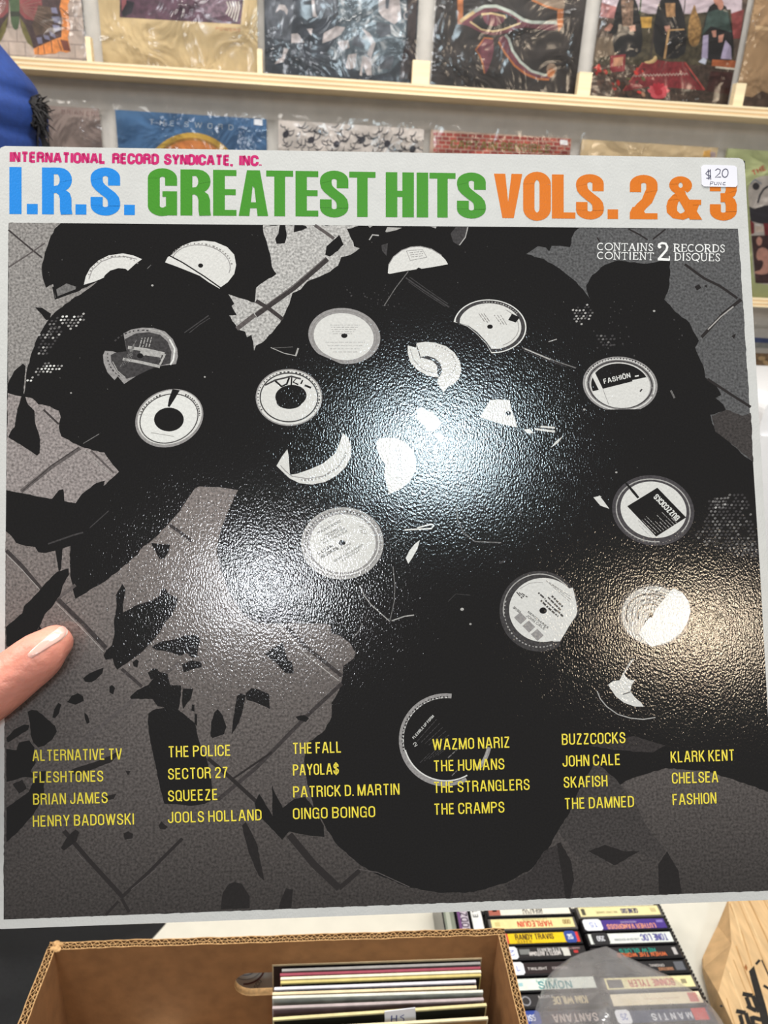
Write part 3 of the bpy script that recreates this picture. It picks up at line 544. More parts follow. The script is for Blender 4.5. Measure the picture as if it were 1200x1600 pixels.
# joints between the paving slabs
for pts, wd, m in [([(13, 359), (40, 382), (66, 403)], 2.6, joint), ([(13, 418), (50, 394), (70, 380)], 2.4, joint2),
    ([(33, 768), (80, 730), (125, 700)], 6, joint2), ([(35, 767), (80, 728), (123, 699)], 1.2, joint), ([(68, 640), (92, 663)], 3, joint), ([(142, 704), (178, 739)], 3, joint2), ([(132, 703), (160, 731), (176, 742)], 0.9, lite),
    ([(10, 860), (35, 885), (64, 920)], 6, joint), ([(10, 866), (36, 892), (62, 921)], 1, lite),
    ([(90, 936), (130, 975), (166, 1013)], 7, joint), ([(88, 942), (128, 982), (162, 1018)], 0.9, lite), ([(92, 934), (118, 914)], 5, joint2), ([(190, 1045), (222, 1073)], 5, joint),
    ([(265, 820), (282, 832), (300, 846)], 5, joint), ([(262, 825), (296, 852)], 0.9, lite), ([(120, 1167), (200, 1100), (280, 1035)], 6, joint2),
    ([(442, 974), (480, 1012), (534, 1056)], 6, joint), ([(434, 976), (480, 1025), (530, 1064)], 1.3, lite), ([(534, 1068), (480, 1118), (400, 1200), (340, 1250)], 6, joint),
    ([(325, 1185), (360, 1215), (400, 1252)], 6, dkj), ([(362, 1218), (425, 1175)], 3, dkj), ([(452, 1304), (490, 1350), (530, 1388)], 11, dkj), ([(530, 1388), (562, 1360)], 7, dkj), ([(560, 1358), (590, 1363), (640, 1386)], 1.2, joint2),
    ([(100, 1298), (140, 1345), (192, 1402)], 7, dkj), ([(190, 1402), (235, 1360), (285, 1310)], 5, dkj), ([(205, 1390), (245, 1357)], 0.9, joint2), ([(190, 1404), (202, 1425)], 5, dkj), ([(185, 1408), (165, 1430)], 4, dkj), ([(118, 1330), (135, 1348)], 0.9, joint2),
    ([(512, 405), (460, 450), (400, 493)], 7, joint), ([(509, 402), (458, 446), (399, 489)], 1.2, joint2), ([(400, 470), (420, 482), (442, 499)], 6, joint), ([(492, 352), (508, 363), (522, 373)], 5, joint2), ([(370, 514), (398, 492)], 7, joint2),
    ([(982, 358), (1000, 367), (1012, 375)], 2.4, dkj), ([(1040, 358), (1020, 374)], 2.4, dkj), ([(1070, 413), (1100, 435), (1125, 447), (1152, 466)], 4, dkj), ([(1158, 468), (1130, 490), (1096, 527)], 5, dkj), ([(1146, 479), (1126, 495), (1106, 515)], 2, lite), ([(1105, 592), (1140, 615), (1173, 636)], 4, dkj), ([(933, 371), (937, 378)], 2, dkj)]:
    P.line(pts, wd, m)
# shards of vinyl on the paving
drk_ = ink('shard_dark', (30, 27, 27), 0.2)
def SH(m, *ps):
    for p in ps: P.poly(rough(p, 0.5, 5.0) if m in (blk, drk_) else p, m)
SH(blk, [(55, 480), (66, 481), (80, 490), (78, 500), (72, 500), (65, 491)], [(12, 600), (22, 580), (36, 568), (40, 572), (38, 600), (36, 620), (25, 618), (12, 614)],
   [(27, 640), (36, 612), (44, 632), (54, 642), (55, 660), (60, 675), (63, 688), (62, 708), (58, 712), (40, 700), (13, 683), (18, 672), (23, 667)], [(80, 781), (92, 766), (99, 764), (101, 784)],
   [(117, 788), (128, 772), (150, 755), (164, 751), (160, 766), (140, 780)], [(10, 766), (60, 776), (118, 786), (120, 810), (10, 820)],
   [(107, 888), (108, 898), (98, 915), (94, 930), (80, 950), (70, 960), (64, 975), (52, 995), (40, 1014), (10, 1010), (9, 980), (35, 958), (37, 948), (60, 925), (72, 910), (90, 893)],
   [(62, 978), (70, 990), (66, 1003), (57, 1004), (54, 992)], [(86, 858), (98, 856), (95, 890), (92, 893), (90, 880)],
   [(191, 912), (196, 920), (192, 945), (192, 957), (200, 953), (215, 945), (238, 938), (248, 932), (252, 922), (258, 919), (264, 928), (278, 935), (276, 945), (268, 962), (258, 972), (250, 988), (232, 1008), (218, 1022), (200, 1035), (183, 1046), (179, 1040), (176, 1029), (165, 1031), (162, 1024), (166, 1016), (175, 1008), (179, 990), (178, 970), (182, 950), (181, 930), (187, 920)],
   [(236, 848), (250, 850), (266, 851), (263, 864), (257, 872), (250, 874), (243, 862)], [(237, 1011), (250, 1003), (272, 999), (292, 992), (306, 992), (314, 1000), (310, 1010), (308, 1026), (300, 1028), (292, 1020), (282, 1025), (262, 1018), (245, 1016)],
   [(284, 1038), (300, 1032), (314, 1034), (316, 1042), (300, 1046), (287, 1051)], [(207, 1035), (213, 1030), (217, 1033), (215, 1043), (209, 1041)], [(231, 1051), (240, 1044), (247, 1046), (244, 1058), (236, 1062)],
   [(130, 1060), (140, 1052), (162, 1043), (160, 1052), (150, 1062), (143, 1066), (133, 1065)], [(171, 1073), (175, 1070), (180, 1075), (177, 1085), (171, 1082)], [(105, 1097), (112, 1087), (122, 1083), (130, 1088), (131, 1095), (118, 1101)],
   [(82, 1121), (85, 1108), (91, 1098), (96, 1101), (92, 1115), (86, 1122)], [(132, 1113), (137, 1118), (140, 1129), (136, 1131), (133, 1124)],
   [(43, 1112), (50, 1109), (58, 1110), (70, 1120), (86, 1134), (89, 1143), (82, 1155), (70, 1165), (60, 1168), (52, 1160), (48, 1148), (47, 1130)], [(10, 1153), (22, 1140), (38, 1132), (46, 1133), (44, 1140), (25, 1152), (12, 1160)],
   [(10, 1170), (26, 1172), (30, 1160), (46, 1157), (54, 1168), (52, 1180), (56, 1192), (48, 1205), (56, 1215), (38, 1214), (10, 1222)], [(10, 1262), (30, 1248), (45, 1237), (52, 1222), (64, 1205), (72, 1205), (68, 1230), (70, 1245), (50, 1275), (28, 1300), (10, 1316)],
   [(203, 1089), (215, 1078), (232, 1070), (240, 1060), (243, 1045), (250, 1050), (262, 1053), (266, 1070), (283, 1071), (283, 1086), (279, 1108), (262, 1106), (246, 1103), (238, 1092), (205, 1092)],
   [(286, 1076), (302, 1076), (299, 1090), (286, 1108), (284, 1095)], [(232, 1115), (240, 1109), (262, 1105), (278, 1108), (295, 1122), (305, 1130), (309, 1150), (315, 1170), (323, 1185), (330, 1215), (334, 1248), (320, 1256), (300, 1259), (280, 1257), (257, 1256), (250, 1230), (243, 1195), (235, 1160), (231, 1130)],
   [(329, 1150), (330, 1128), (335, 1113), (340, 1108), (348, 1118), (354, 1136), (350, 1147), (332, 1153)], [(362, 1148), (364, 1125), (370, 1088), (376, 1083), (384, 1086), (380, 1108), (374, 1128)], [(384, 1083), (393, 1075), (404, 1077), (420, 1084), (422, 1108), (405, 1100), (385, 1093)],
   [(414, 1022), (428, 1012), (442, 1003), (446, 1020), (450, 1032), (456, 1034), (459, 1052), (446, 1052), (432, 1036)], [(462, 1120), (475, 1117), (483, 1122), (478, 1128), (466, 1125)], [(300, 1101), (304, 1101), (304, 1112), (299, 1110)], [(304, 1115), (308, 1116), (308, 1135), (304, 1130)],
   [(437, 352), (446, 352), (448, 368), (445, 380), (432, 381), (430, 373), (435, 365)], [(460, 352), (478, 353), (480, 356), (472, 360), (459, 363)], [(530, 367), (537, 382), (528, 392), (515, 401), (508, 398), (510, 385)],
   [(542, 358), (560, 355), (580, 372), (568, 386), (556, 384), (548, 372)], [(425, 1226), (430, 1240), (442, 1262), (460, 1248), (477, 1245), (490, 1262), (506, 1290), (507, 1308), (480, 1305), (452, 1299), (441, 1312), (428, 1298), (400, 1270), (398, 1255), (405, 1240), (426, 1275)])
drk = ink('shard_dark', (30, 27, 27), 0.2)
SH(drk, [(378, 1290), (384, 1284), (390, 1295), (402, 1320), (413, 1376), (404, 1368), (388, 1330)], [(345, 1421), (348, 1395), (358, 1381), (366, 1378), (378, 1381), (390, 1400), (390, 1419)], [(435, 1420), (440, 1403), (447, 1388), (458, 1390), (455, 1419)],
   [(95, 1325), (105, 1308), (118, 1296), (124, 1300), (120, 1314), (100, 1329)], [(193, 1302), (200, 1299), (208, 1303), (207, 1310), (195, 1312)], [(248, 1290), (252, 1283), (262, 1292), (258, 1296), (250, 1295)], [(196, 1204), (204, 1205), (200, 1212)], [(160, 1245), (182, 1240), (178, 1248), (162, 1252)],
   [(1085, 448), (1092, 444), (1096, 450), (1089, 454)], [(1100, 447), (1104, 445), (1105, 450)], [(1143, 525), (1150, 521), (1147, 530)], [(870, 1318), (876, 1316), (892, 1345), (897, 1375), (890, 1404), (884, 1404)], [(920, 1330), (945, 1320), (975, 1330), (1000, 1330), (960, 1352)], [(1028, 1352), (1042, 1330), (1060, 1360), (1065, 1396), (1030, 1397)], [(20, 1225), (35, 1218), (42, 1232), (30, 1240)], [(108, 1205), (118, 1200), (150, 1190), (190, 1172), (175, 1190), (120, 1212)])
wht = ink('photo_white', (226, 226, 222), 0.06, 900); lgt = ink('photo_light', (172, 170, 167), 0.2, 900); mid = ink('photo_mid', (110, 108, 107), 0.35, 900); dgy = ink('photo_darkgrey', (62, 60, 61), 0.35, 900)
SH(lgt, [(605, 355), (628, 356), (618, 360), (604, 363), (602, 362)], [(575, 353), (582, 353), (578, 356)], [(672, 354), (682, 354), (681, 357)])
SH(dgy, [(712, 355), (731, 355), (728, 370), (718, 384), (708, 378), (704, 365)], [(596, 383), (606, 380), (604, 400), (597, 392)])
P.line([(731, 355), (727, 371), (718, 383)], 1.6, lgt); P.line([(577, 375), (582, 367), (592, 368)], 2, lgt)
SH(lgt, [(523, 395), (540, 385), (549, 375), (552, 386), (562, 388), (548, 398), (530, 400)])
P.line([(83, 448), (86, 467), (118, 455)], 3, blk); SH(mid, [(88, 452), (104, 443), (119, 448), (118, 452), (90, 463)])
# grooves and scratches catching light in the printed photograph
for pts, wd, m in [([(288, 520), (305, 508), (326, 493)], 1.6, dgy), ([(296, 520), (312, 507), (328, 497)], 1.2, dgy), ([(634, 434), (660, 452), (702, 480)], 2.2, dgy), ([(640, 433), (668, 453), (700, 475)], 1.2, dgy), ([(638, 440), (662, 457), (696, 479)], 1.2, dgy), ([(638, 424), (618, 450), (600, 478)], 1.3, mid), ([(816, 543), (845, 555), (870, 565), (900, 575)], 1.8, mid), ([(818, 547), (850, 561), (885, 573)], 1.2, dgy), ([(820, 545), (860, 562)], 2, lgt), ([(857, 534), (870, 530)], 1.4, lgt),
    ([(423, 543), (444, 552), (463, 556)], 1.2, lgt), ([(462, 556), (466, 544)], 2.6, lgt), ([(425, 544), (458, 542)], 0.8, mid), ([(562, 915), (570, 932), (580, 945), (609, 971)], 1.4, lgt), ([(609, 971), (616, 940), (617, 915), (614, 885)], 1.4, mid), ([(612, 970), (632, 963), (647, 961)], 1.8, lgt),
    ([(552, 996), (562, 985), (566, 974)], 2.2, mid), ([(570, 970), (576, 955)], 2, dgy), ([(713, 790), (715, 812), (724, 832), (742, 846), (783, 848)], 1.7, mid), ([(75, 850), (115, 836), (130, 832)], 2.5, dgy), ([(140, 825), (170, 798)], 1.5, dgy), ([(130, 693), (155, 678)], 1.2, mid),
    ([(933, 1080), (938, 1092), (948, 1104), (965, 1116), (985, 1122), (1005, 1124), (1024, 1121)], 1.6, lgt), ([(735, 930), (712, 928), (700, 940)], 0.9, dgy), ([(812, 792), (814, 806)], 2.6, dgy), ([(780, 880), (790, 876)], 3, dgy), ([(100, 945), (110, 940)], 1, dgy), ([(1048, 610), (1054, 622)], 3, mid), ([(230, 420), (236, 414)], 1, mid)]:
    P.line(pts, wd, m)
# small glints
rnd = random.Random(11)
def cells(regs, n, r, ms):
    for x0, y0, x1, y1, sl_ in regs:
        for k in range(n):
            a, c = rnd.random(), rnd.random(); x = x0+(x1-x0)*a; y = y0+(y1-y0)*c+sl_*(x-x0)
            rr = r*rnd.uniform(0.6, 1.2); P.poly(ell(x, y, rr, rr*0.75, rnd.uniform(0, 90), n=6), rnd.choice(ms))
def honey(region, step, ms, jit=0.5, keep=0.85):
    xs = [p[0] for p in region]; ys = [p[1] for p in region]
    def inside(x, y):
        c = False; n = len(region)
        for i in range(n):
            (x1, y1), (x2, y2) = region[i], region[i-1]
            if (y1 > y) != (y2 > y) and x < (x2-x1)*(y-y1)/(y2-y1)+x1: c = not c
        return c
    yy = min(ys); row = 0
    while yy < max(ys):
        xx = min(xs)+(step/2 if row % 2 else 0)
        while xx < max(xs):
            x, y = xx+rnd.uniform(-jit, jit), yy+rnd.uniform(-jit, jit)
            if inside(x, y) and rnd.random() < keep: P.poly(ell(x, y, step*0.36, step*0.28, -20, n=7), rnd.choice(ms))
            xx += step
        yy += step*0.8; row += 1
honey([(95, 492), (133, 490), (134, 503), (112, 516), (95, 506)], 6, [lgt, mid, wht]); honey([(60, 520), (90, 508), (100, 520), (72, 555), (58, 552)], 6.2, [mid, dgy, dgy, lgt]); honey([(40, 598), (70, 563), (100, 570), (98, 580), (62, 585), (42, 600)], 5.6, [lgt, mid, wht])
honey([(75, 505), (90, 492), (96, 515), (80, 515)], 6, [dgy, dgy, mid]); honey([(895, 482), (918, 476), (930, 490), (910, 508), (896, 505)], 5.5, [mid, dgy, lgt]); honey([(930, 525), (960, 520), (962, 540), (940, 545)], 6, [dgy, dgy, mid])
honey([(1105, 780), (1165, 768), (1175, 810), (1185, 868), (1150, 870), (1100, 850), (1085, 838), (1100, 820)], 6.5, [dgy, dgy, mid, dgy], keep=0.8); honey([(1112, 780), (1135, 774), (1135, 792), (1118, 796)], 6, [mid, lgt]); honey([(1150, 850), (1184, 845), (1185, 870), (1148, 868)], 6, [mid, dgy]); honey([(1098, 838), (1125, 832), (1120, 852), (1100, 848)], 6, [mid, dgy])
cells([(20, 360, 420, 700, 0), (420, 370, 900, 760, 0), (800, 430, 1100, 800, 0), (420, 780, 1150, 1140, 0)], 55, 0.7, [dgy, dgy, mid]); cells([(580, 445, 625, 495, 0), (950, 470, 990, 545, 0), (900, 470, 1080, 560, 0), (540, 450, 640, 480, 0)], 14, 1.4, [dgy])
for x, y, r in ((238, 446, 2), (111, 614, 1.6), (511, 951, 1.5), (722, 952, 3), (735, 975, 2), (320, 589, 1.6), (963, 738, 1.8), (913, 640, 2), (1022, 486, 2), (570, 720, 1), (640, 962, 1)): P.poly(ell(x, y, r, r*0.8, 0, n=8), lgt)
# ---- record labels
off = ink('label_offwhite', (218, 217, 213), 0.06, 900); ring = ink('label_ring', (150, 147, 146), 0.2, 900); txt = ink('label_text', (74, 71, 70)); txl = ink('label_text_light', (138, 135, 132)); hole = blk; dring = ink('label_darkring', (70, 67, 70), 0.25, 900)
def arcmarks(cx, cy, rx, ry, rot, a0, a1, n, ln, wd, m):
    for k in range(n):
        a = a0+(a1-a0)*k/n; h = (a1-a0)/n*0.55*rnd.uniform(0.5, 1.1)
        p = ell(cx, cy, rx, ry, rot, a, a+h, n=3); P.line(p, wd*rnd.uniform(0.5, 1.1), m)
def tline(x0, y0, x1, y1, hgt, m, seed=0):
    """a line of tiny unreadable print as word blocks"""
    r2 = random.Random(seed+int(x0*7+y0)); l = math.hypot(x1-x0, y1-y0); t = 0
    while t < l-1:
        wl = min(r2.uniform(2.5, 9), l-t); a = t/l; b_ = (t+wl)/l; P.line([(x0+(x1-x0)*a, y0+(y1-y0)*a), (x0+(x1-x0)*b_, y0+(y1-y0)*b_)], hgt*r2.uniform(0.7, 1.05), m); t += wl+1.4
# L1 arc upper left
P.poly([(131, 445), (134, 432), (141, 419), (154, 407), (170, 399), (192, 396), (208, 399), (222, 405), (212, 412), (200, 423), (196, 420), (185, 419), (172, 423), (164, 430), (162, 434), (148, 440)], off)
P.line([(139, 436), (144, 422), (158, 409), (176, 402), (196, 401), (214, 405)], 1.6, ring); arcmarks(183, 440, 46, 40, 0, 195, 320, 16, 3, 2.2, txl)
# L2
P.poly([(258, 410), (262, 402), (268, 398), (285, 384), (300, 378), (318, 376), (336, 378), (355, 386), (366, 398), (369, 414), (366, 428), (356, 441), (346, 448), (343, 451), (326, 441), (312, 431), (290, 422), (272, 415)], off)
P.line(ell(314, 414, 46, 31, 8, 190, 372, n=20), 1.4, ring); arcmarks(314, 414, 49, 33, 8, 195, 350, 22, 3, 2.4, txl); P.poly(ell(313.5, 415, 4, 3.4, 0, n=12), hole); P.line([(264, 399), (285, 410), (318, 431), (345, 450)], 2, blk)
# L3
P.poly([(193, 521), (205, 515), (222, 512), (240, 512.5), (258, 518), (270, 530), (277, 545), (278, 557), (275, 569), (255, 571), (235, 576), (215, 586), (200, 596), (194, 600), (184, 588), (179, 594), (168, 582), (162, 567), (161, 555), (164, 548), (176, 549), (186, 552), (198, 549)], ring)
P.poly([(195, 530), (212, 521), (232, 519), (250, 523), (262, 534), (268, 550), (266, 568), (252, 571), (232, 578), (212, 588), (198, 592), (184, 582), (174, 566), (173, 555), (180, 551), (198, 549)], dgy)
P.line([(265, 530), (273, 545), (271, 562), (266, 570)], 2.6, wht); P.line([(232, 514), (252, 519), (266, 530)], 2, lgt); P.line([(176, 565), (184, 580), (196, 590)], 1.2, lgt)
P.line([(200, 543), (230, 547), (257, 553)], 5, lgt); P.line([(192, 561), (220, 566), (250, 573)], 4.5, lgt); P.line([(219, 551), (252, 558)], 7, lgt); P.line([(226, 556), (251, 560)], 2.2, dgy); P.line([(230, 562), (248, 566)], 2.2, dgy); P.line([(258, 553), (250, 570)], 3, lgt)
P.poly(ell(219, 556, 5, 4, 0, n=12), hole)
for k in range(4): tline(218+k*5, 543-k*0.4, 222+k*5, 528-k*0.4, 1.6, lgt, k)
for k in range(5): tline(188+k*4, 573-k*2, 214-k*1, 530+k*2, 1.2, mid, k)
arcmarks(222, 556, 52, 40, 0, 215, 285, 9, 3, 2.4, dgy); arcmarks(222, 556, 54, 42, 0, 130, 190, 8, 3, 2.4, dgy)
# L4 ring label with crack
P.poly(ell(264.5, 653.5, 54.5, 44, -22, n=60), ring); P.poly(ell(265, 652, 51.5, 41, -22, n=60), off); P.line(ell(264, 654, 46.5, 37, -22, n=60, a0=0, a1=359), 1.6, dgy); P.poly(ell(264, 654, 44.8, 35.5, -22, n=60), wht); P.poly(ell(264, 655.5, 23.2, 18.6, 0, n=40), blk)
arcmarks(264, 654, 49, 39, -22, 215, 275, 10, 3, 2.6, txt); arcmarks(264, 654, 49, 39, -22, 320, 385, 12, 3, 2.6, txt); P.poly([(269.5, 608), (281, 610), (272, 625), (265, 636), (262, 635), (264, 623)], blk); P.line([(236, 676), (272, 682)], 0.8, txl)
# L5
P.poly(ell(451.5, 621, 52, 44.5, 0, n=60), ring); P.poly(ell(451.5, 621, 50, 42.5, 0, n=60), off); P.line(ell(451.5, 621, 45, 38, 0, 0, 359, n=60), 2.0, dgy); P.poly(ell(451.5, 621, 43.5, 36.5, 0, n=50), off); P.poly(ell(454.5, 619, 24.5, 17.5, -6, n=36), blk); P.poly(ell(452, 628, 20, 11, 0, n=30), blk)
P.line([(430, 595), (440, 604), (448, 600), (452, 590)], 3, blk); P.line([(455, 603), (456, 588), (464, 590), (458, 597), (466, 601)], 2.4, blk); P.line([(470, 600), (473, 594)], 2.4, blk); P.line([(476, 602), (486, 606)], 3.2, blk); arcmarks(451, 621, 48, 40, 0, 150, 400, 34, 3, 2.2, dgy); P.line([(414, 602), (430, 594), (455, 588), (470, 592)], 2.6, dgy)
# L6
P.poly([p for p in ell(538, 525, 56.5, 43.5, 8, n=72) if not (p[0] < 530 and p[1] > 553-0.0*(p[0]))], ring); P.poly([p for p in ell(537, 526, 47, 36.5, 8, n=72) if not (p[0] < 520 and p[1] > 552)], off); P.line(ell(538, 525, 51, 39.5, 8, 150, 380, n=40), 1, txl); P.poly(ell(538, 524.5, 5, 3.7, 0, n=14), hole)
for k in range(5): tline(516+k, 508+k*3.4, 562-k*3, 508+k*3.4, 0.7, ring, k)
for k in range(4): tline(508+k*4, 535+k*5, 570-k*4, 535+k*5, 0.7, ring, k+9)
# L7
P.poly([(606, 427), (607, 415), (614, 402), (626, 392), (640, 387), (657, 385), (674, 390), (688, 398), (696, 406), (700, 413), (678, 417), (659, 420), (654, 418), (650, 421), (630, 424), (609, 428)], off); P.line([(607, 414), (615, 401), (628, 391), (642, 386), (657, 385), (674, 389), (690, 399)], 1.2, ring)
for a, b_ in (((635, 392), (660, 390)), ((660, 390), (667, 402)), ((667, 402), (641, 407)), ((641, 407), (635, 392))): P.line([a, b_], 0.7, ring)
for k in range(3): tline(640+k, 395+k*3.3, 660+k, 393+k*3.3, 1, ring, k)
# L8
e8 = ell(765.5, 510, 57, 42, 4, n=80); P.poly([(709, 503)]+[p for p in ell(765.5, 510, 57, 42, 4, 190, 440, n=60)]+[(768, 552), (760, 538), (745, 522), (730, 510), (716, 505)], wht)
P.poly([(712, 503)]+ell(765.5, 510, 55, 40.5, 4, 192, 436, n=56)+[(768, 550), (760, 537), (745, 521), (730, 509), (716, 505)], dgy)
P.poly([(718, 505)]+ell(765.5, 510, 49, 36, 4, 195, 430, n=50)+[(768, 545), (760, 534), (746, 519), (732, 509)], off); arcmarks(765.5, 510, 52, 38, 4, 255, 325, 14, 3, 2, lgt); P.line(ell(765.5, 510, 45, 32, 4, 300, 420, n=20), 1, ring)
P.poly(ell(765.5, 510.5, 4.5, 3.4, 0, n=12), hole); P.poly([(794, 500), (800, 490), (812, 496), (806, 504)], blk)
for k in range(3): tline(748+k*4, 490, 758+k*4, 504, 1.4, txl, k); tline(772+k*5, 492, 784+k*4, 508, 1.2, txl, k)
# L9 fragment ring
P.poly([(637, 540), (650, 543), (651, 536), (665, 534), (680, 535.5), (697, 541), (710, 551), (718, 564), (721, 578), (717, 592), (708, 601), (700, 604), (693, 613), (683, 598), (685, 590), (668, 587), (652, 578), (641, 566), (637, 552)], off)
P.poly([(656, 558), (668, 556), (680, 560), (688, 568), (691, 580), (686, 590), (683, 584), (683, 572), (676, 564), (666, 561)], dgy); P.line([(651, 540), (655, 552), (657, 560)], 1.3, dgy); P.line([(641, 545), (646, 562), (660, 577), (680, 584)], 1, ring); arcmarks(676, 566, 36, 26, 10, 270, 400, 16, 3, 1.8, txl)
# L10
P.poly([p for p in ell(969, 601, 58.5, 43.5, 6, n=80)], ring); P.line(ell(969, 601, 54, 40, 6, 20, 380, n=60), 1.8, off); P.line(ell(969, 601, 50, 36.5, 6, 0, 359, n=60), 2.2, dgy); P.poly(ell(969, 602, 47, 35.5, 6, n=60), off)
up10 = [p for p in ell(969, 602, 45.5, 34, 6, n=90) if p[1] < 613-(p[0]-925)*0.24]
P.poly(sorted([p for p in up10], key=lambda p: math.atan2(p[1]-595, p[0]-969)), blk)
P.poly([(924, 586), (929, 581), (942, 608), (936, 610)], off); P.line([(942, 608), (951, 632)], 0.8, ring); arcmarks(969, 601, 55.5, 41, 6, 195, 325, 26, 3, 2.6, dgy)
P.text('fashiön', (944, 600), (987, 589.5), 8, wht, bold=0.03); P.line([(992, 588), (998, 587)], 2, wht); P.line([(988, 595), (1010, 590.5)], 2, wht); P.line([(1003, 608), (1000, 612)], 2.4, dgy)
P.poly([(940, 640), (1010, 639), (1012, 650), (940, 650)], blk)
# L11 crescent, L12 half, fragments
P.poly([(432, 728), (440, 714), (449, 702), (451, 712), (453, 742), (465, 740), (485, 733), (505, 724), (524, 708), (530, 694), (536, 677), (544, 684), (549, 698), (548, 714), (540, 730), (526, 743), (508, 753), (487, 757), (468, 755), (452, 747)], off); P.line([(438, 727), (446, 736), (456, 744), (480, 748), (505, 744), (528, 730), (540, 712)], 1.4, ring); arcmarks(490, 712, 52, 36, -20, 20, 130, 18, 3, 2.4, txl)
P.poly([(588, 691), (592, 685), (602, 684), (620, 685), (634, 692), (645, 704), (650, 718), (649, 735), (641, 752), (626, 764), (608, 772), (604, 756), (600, 742), (603, 726), (596, 718), (590, 705)], off); P.text('flexible', (629, 750), (625, 698), 8, txl)
P.poly([(750, 652), (758, 638), (766, 625), (778, 624), (796, 625), (799, 640), (806, 658), (808, 668), (790, 664), (775, 660)], off); P.poly(ell(794, 646, 4.4, 3.6, 0, n=12), hole)
SH(off, [(648, 652), (655, 645), (664, 640), (676, 645), (684, 652), (690, 662), (680, 672), (668, 674), (662, 664)], [(650, 640), (660, 636), (664, 640), (652, 646)], [(676, 678), (688, 677), (696, 684), (686, 688)], [(818, 671), (828, 670), (834, 677), (824, 677)], [(835, 669), (867, 672.5), (867, 676), (836, 672)], [(845, 665), (867, 667), (867, 670), (844, 668)], [(860, 700), (868, 690), (880, 681), (872, 692)], [(927, 777), (937, 775), (944, 784), (952, 795), (938, 790)], [(940, 776), (936, 774), (934, 778)])
P.line([(632, 828), (650, 827), (674, 826), (678, 821), (674, 819), (662, 822), (652, 825)], 2.2, wht); SH(wht, [(656, 844), (648, 850), (640, 860), (634, 872), (638, 881), (644, 872), (652, 858)])
# L13 complete label
P.poly(ell(535, 849, 64.5, 56.5, -3, n=80), ring); P.line(ell(535, 849, 62.5, 54.5, -3, 0, 359, n=80), 3.0, lgt); P.line(ell(535, 849, 57, 49.5, -3, 0, 359, n=80), 1.8, off); P.line(ell(535, 849, 54, 46.5, -3, 0, 359, n=80), 2, ring); P.poly(ell(535.5, 849, 51.5, 45.5, -3, n=80), off); arcmarks(535, 849, 58, 50, -3, 175, 310, 26, 3, 3.4, txt)
P.poly(ell(534.5, 848, 5.4, 4.4, 0, n=16), hole)
for a, b_, h, t_, m in (((499, 828), (524, 811), 3.2, "AREN'T BLUE", txl), ((497, 835), (534, 815), 4.0, 'WAZMO NARIZ', txt), ((508, 838), (535, 824), 3.2, 'Checking Out', txt), ((502, 846), (541, 826), 3.2, 'The Checkout Girl', txt), ((505, 851), (544, 830), 3.2, 'This Is Your Love', txt), ((529, 861), (549, 850), 3, 'The Song', txl), ((538, 863), (548, 857), 3, 'Live', txt), ((523, 878), (568, 852), 3, 'Grant Road Classics', txt), ((535, 877), (563, 860), 3, 'AG Producer', txl)):
    P.text(t_, a, b_, h, m)
P.text('ILLEGAL', (498, 867), (524, 852), 4.6, blk, bold=0.03); P.text('RECORDS', (502, 873), (530, 857), 4.6, blk, bold=0.03)
for k in range(4): tline(561+k, 822+k*3.4, 570+k*1.5, 824+k*3.6, 1.2, txl, k)
# L14
P.poly(ell(1020.5, 797.5, 64.5, 54.5, 12, n=80), dring); P.line(ell(1020.5, 797.5, 58, 48.5, 12, 70, 390, n=70), 1.8, lgt); P.poly(ell(1021, 796.5, 52, 43.5, 14, n=80), off); arcmarks(1020.5, 797.5, 60, 50.5, 12, 20, 130, 20, 3, 1.8, mid)
P.poly([(1027, 762), (1072, 808.5), (1025, 838.5), (980, 791)], blk)
P.text('BUZZCOCKS', (1063, 808), (1026, 770), 9.5, wht, wt=.19)
for k in range(11): r0 = (1058-k*4.2, 818+k*2.0); L_ = rnd.uniform(10, 34); tline(r0[0], r0[1], r0[0]-L_*0.72, r0[1]-L_*0.72, 0.9, lgt, k)
P.poly([(975, 753), (980, 755), (992, 768), (999, 777), (996, 779), (988, 770)], blk)
# L15
P.poly(ell(843, 955, 62.5, 63, 0, n=90), dgy); P.line(ell(843, 953, 56.5, 56, 0, 170, 350, n=60), 1.6, lgt); arcmarks(843, 955, 55, 56, 0, 70, 200, 22, 3, 2.2, lgt)
P.poly([(895, 918), (900, 940), (902, 955), (900, 962), (888, 980), (876, 1002), (866, 1002.5)]+ell(849, 953, 53.5, 50, 0, 75, 318, n=50), off)
P.poly([(903, 960), (912, 980), (905, 1012), (872, 1018), (876, 1000), (889, 980)], blk); P.poly(ell(848.5, 954, 5.8, 5, 0, n=16), hole)
for a in range(3):
    x0, y0 = 803+a*13.2, 965+a*13; P.poly([(x0, y0), (x0+10, y0-8.5), (x0+20, y0+1.6), (x0+10.4, y0+10.5)], ring)
P.text('JOHN CALE', (821, 963), (851, 985), 4.4, txt, bold=0.02); P.text('Mercenaries', (824, 957), (856, 983), 3.4, blk, bold=0.03); P.text('SPY 007', (801, 950), (812, 959), 4, blk, bold=0.02)
for k, (x0, y0, x1, y1) in enumerate(((862, 931, 879, 948), (856, 933, 876, 953), (852, 938, 870, 955), (857, 950, 872, 963), (845, 938, 856, 949), (841, 926, 852, 936), (871, 954, 881, 965))): tline(x0, y0, x1, y1, 3, txt, k)
for k in range(3): tline(807+k*4, 925+k, 816+k*4, 935-k, 2, txt, k); tline(853+k*5, 907+k*3, 890+k*2, 940-k*3, 0.9, txl, k)
P.line([(812, 920), (828, 911), (848, 910)], 0.8, ring)
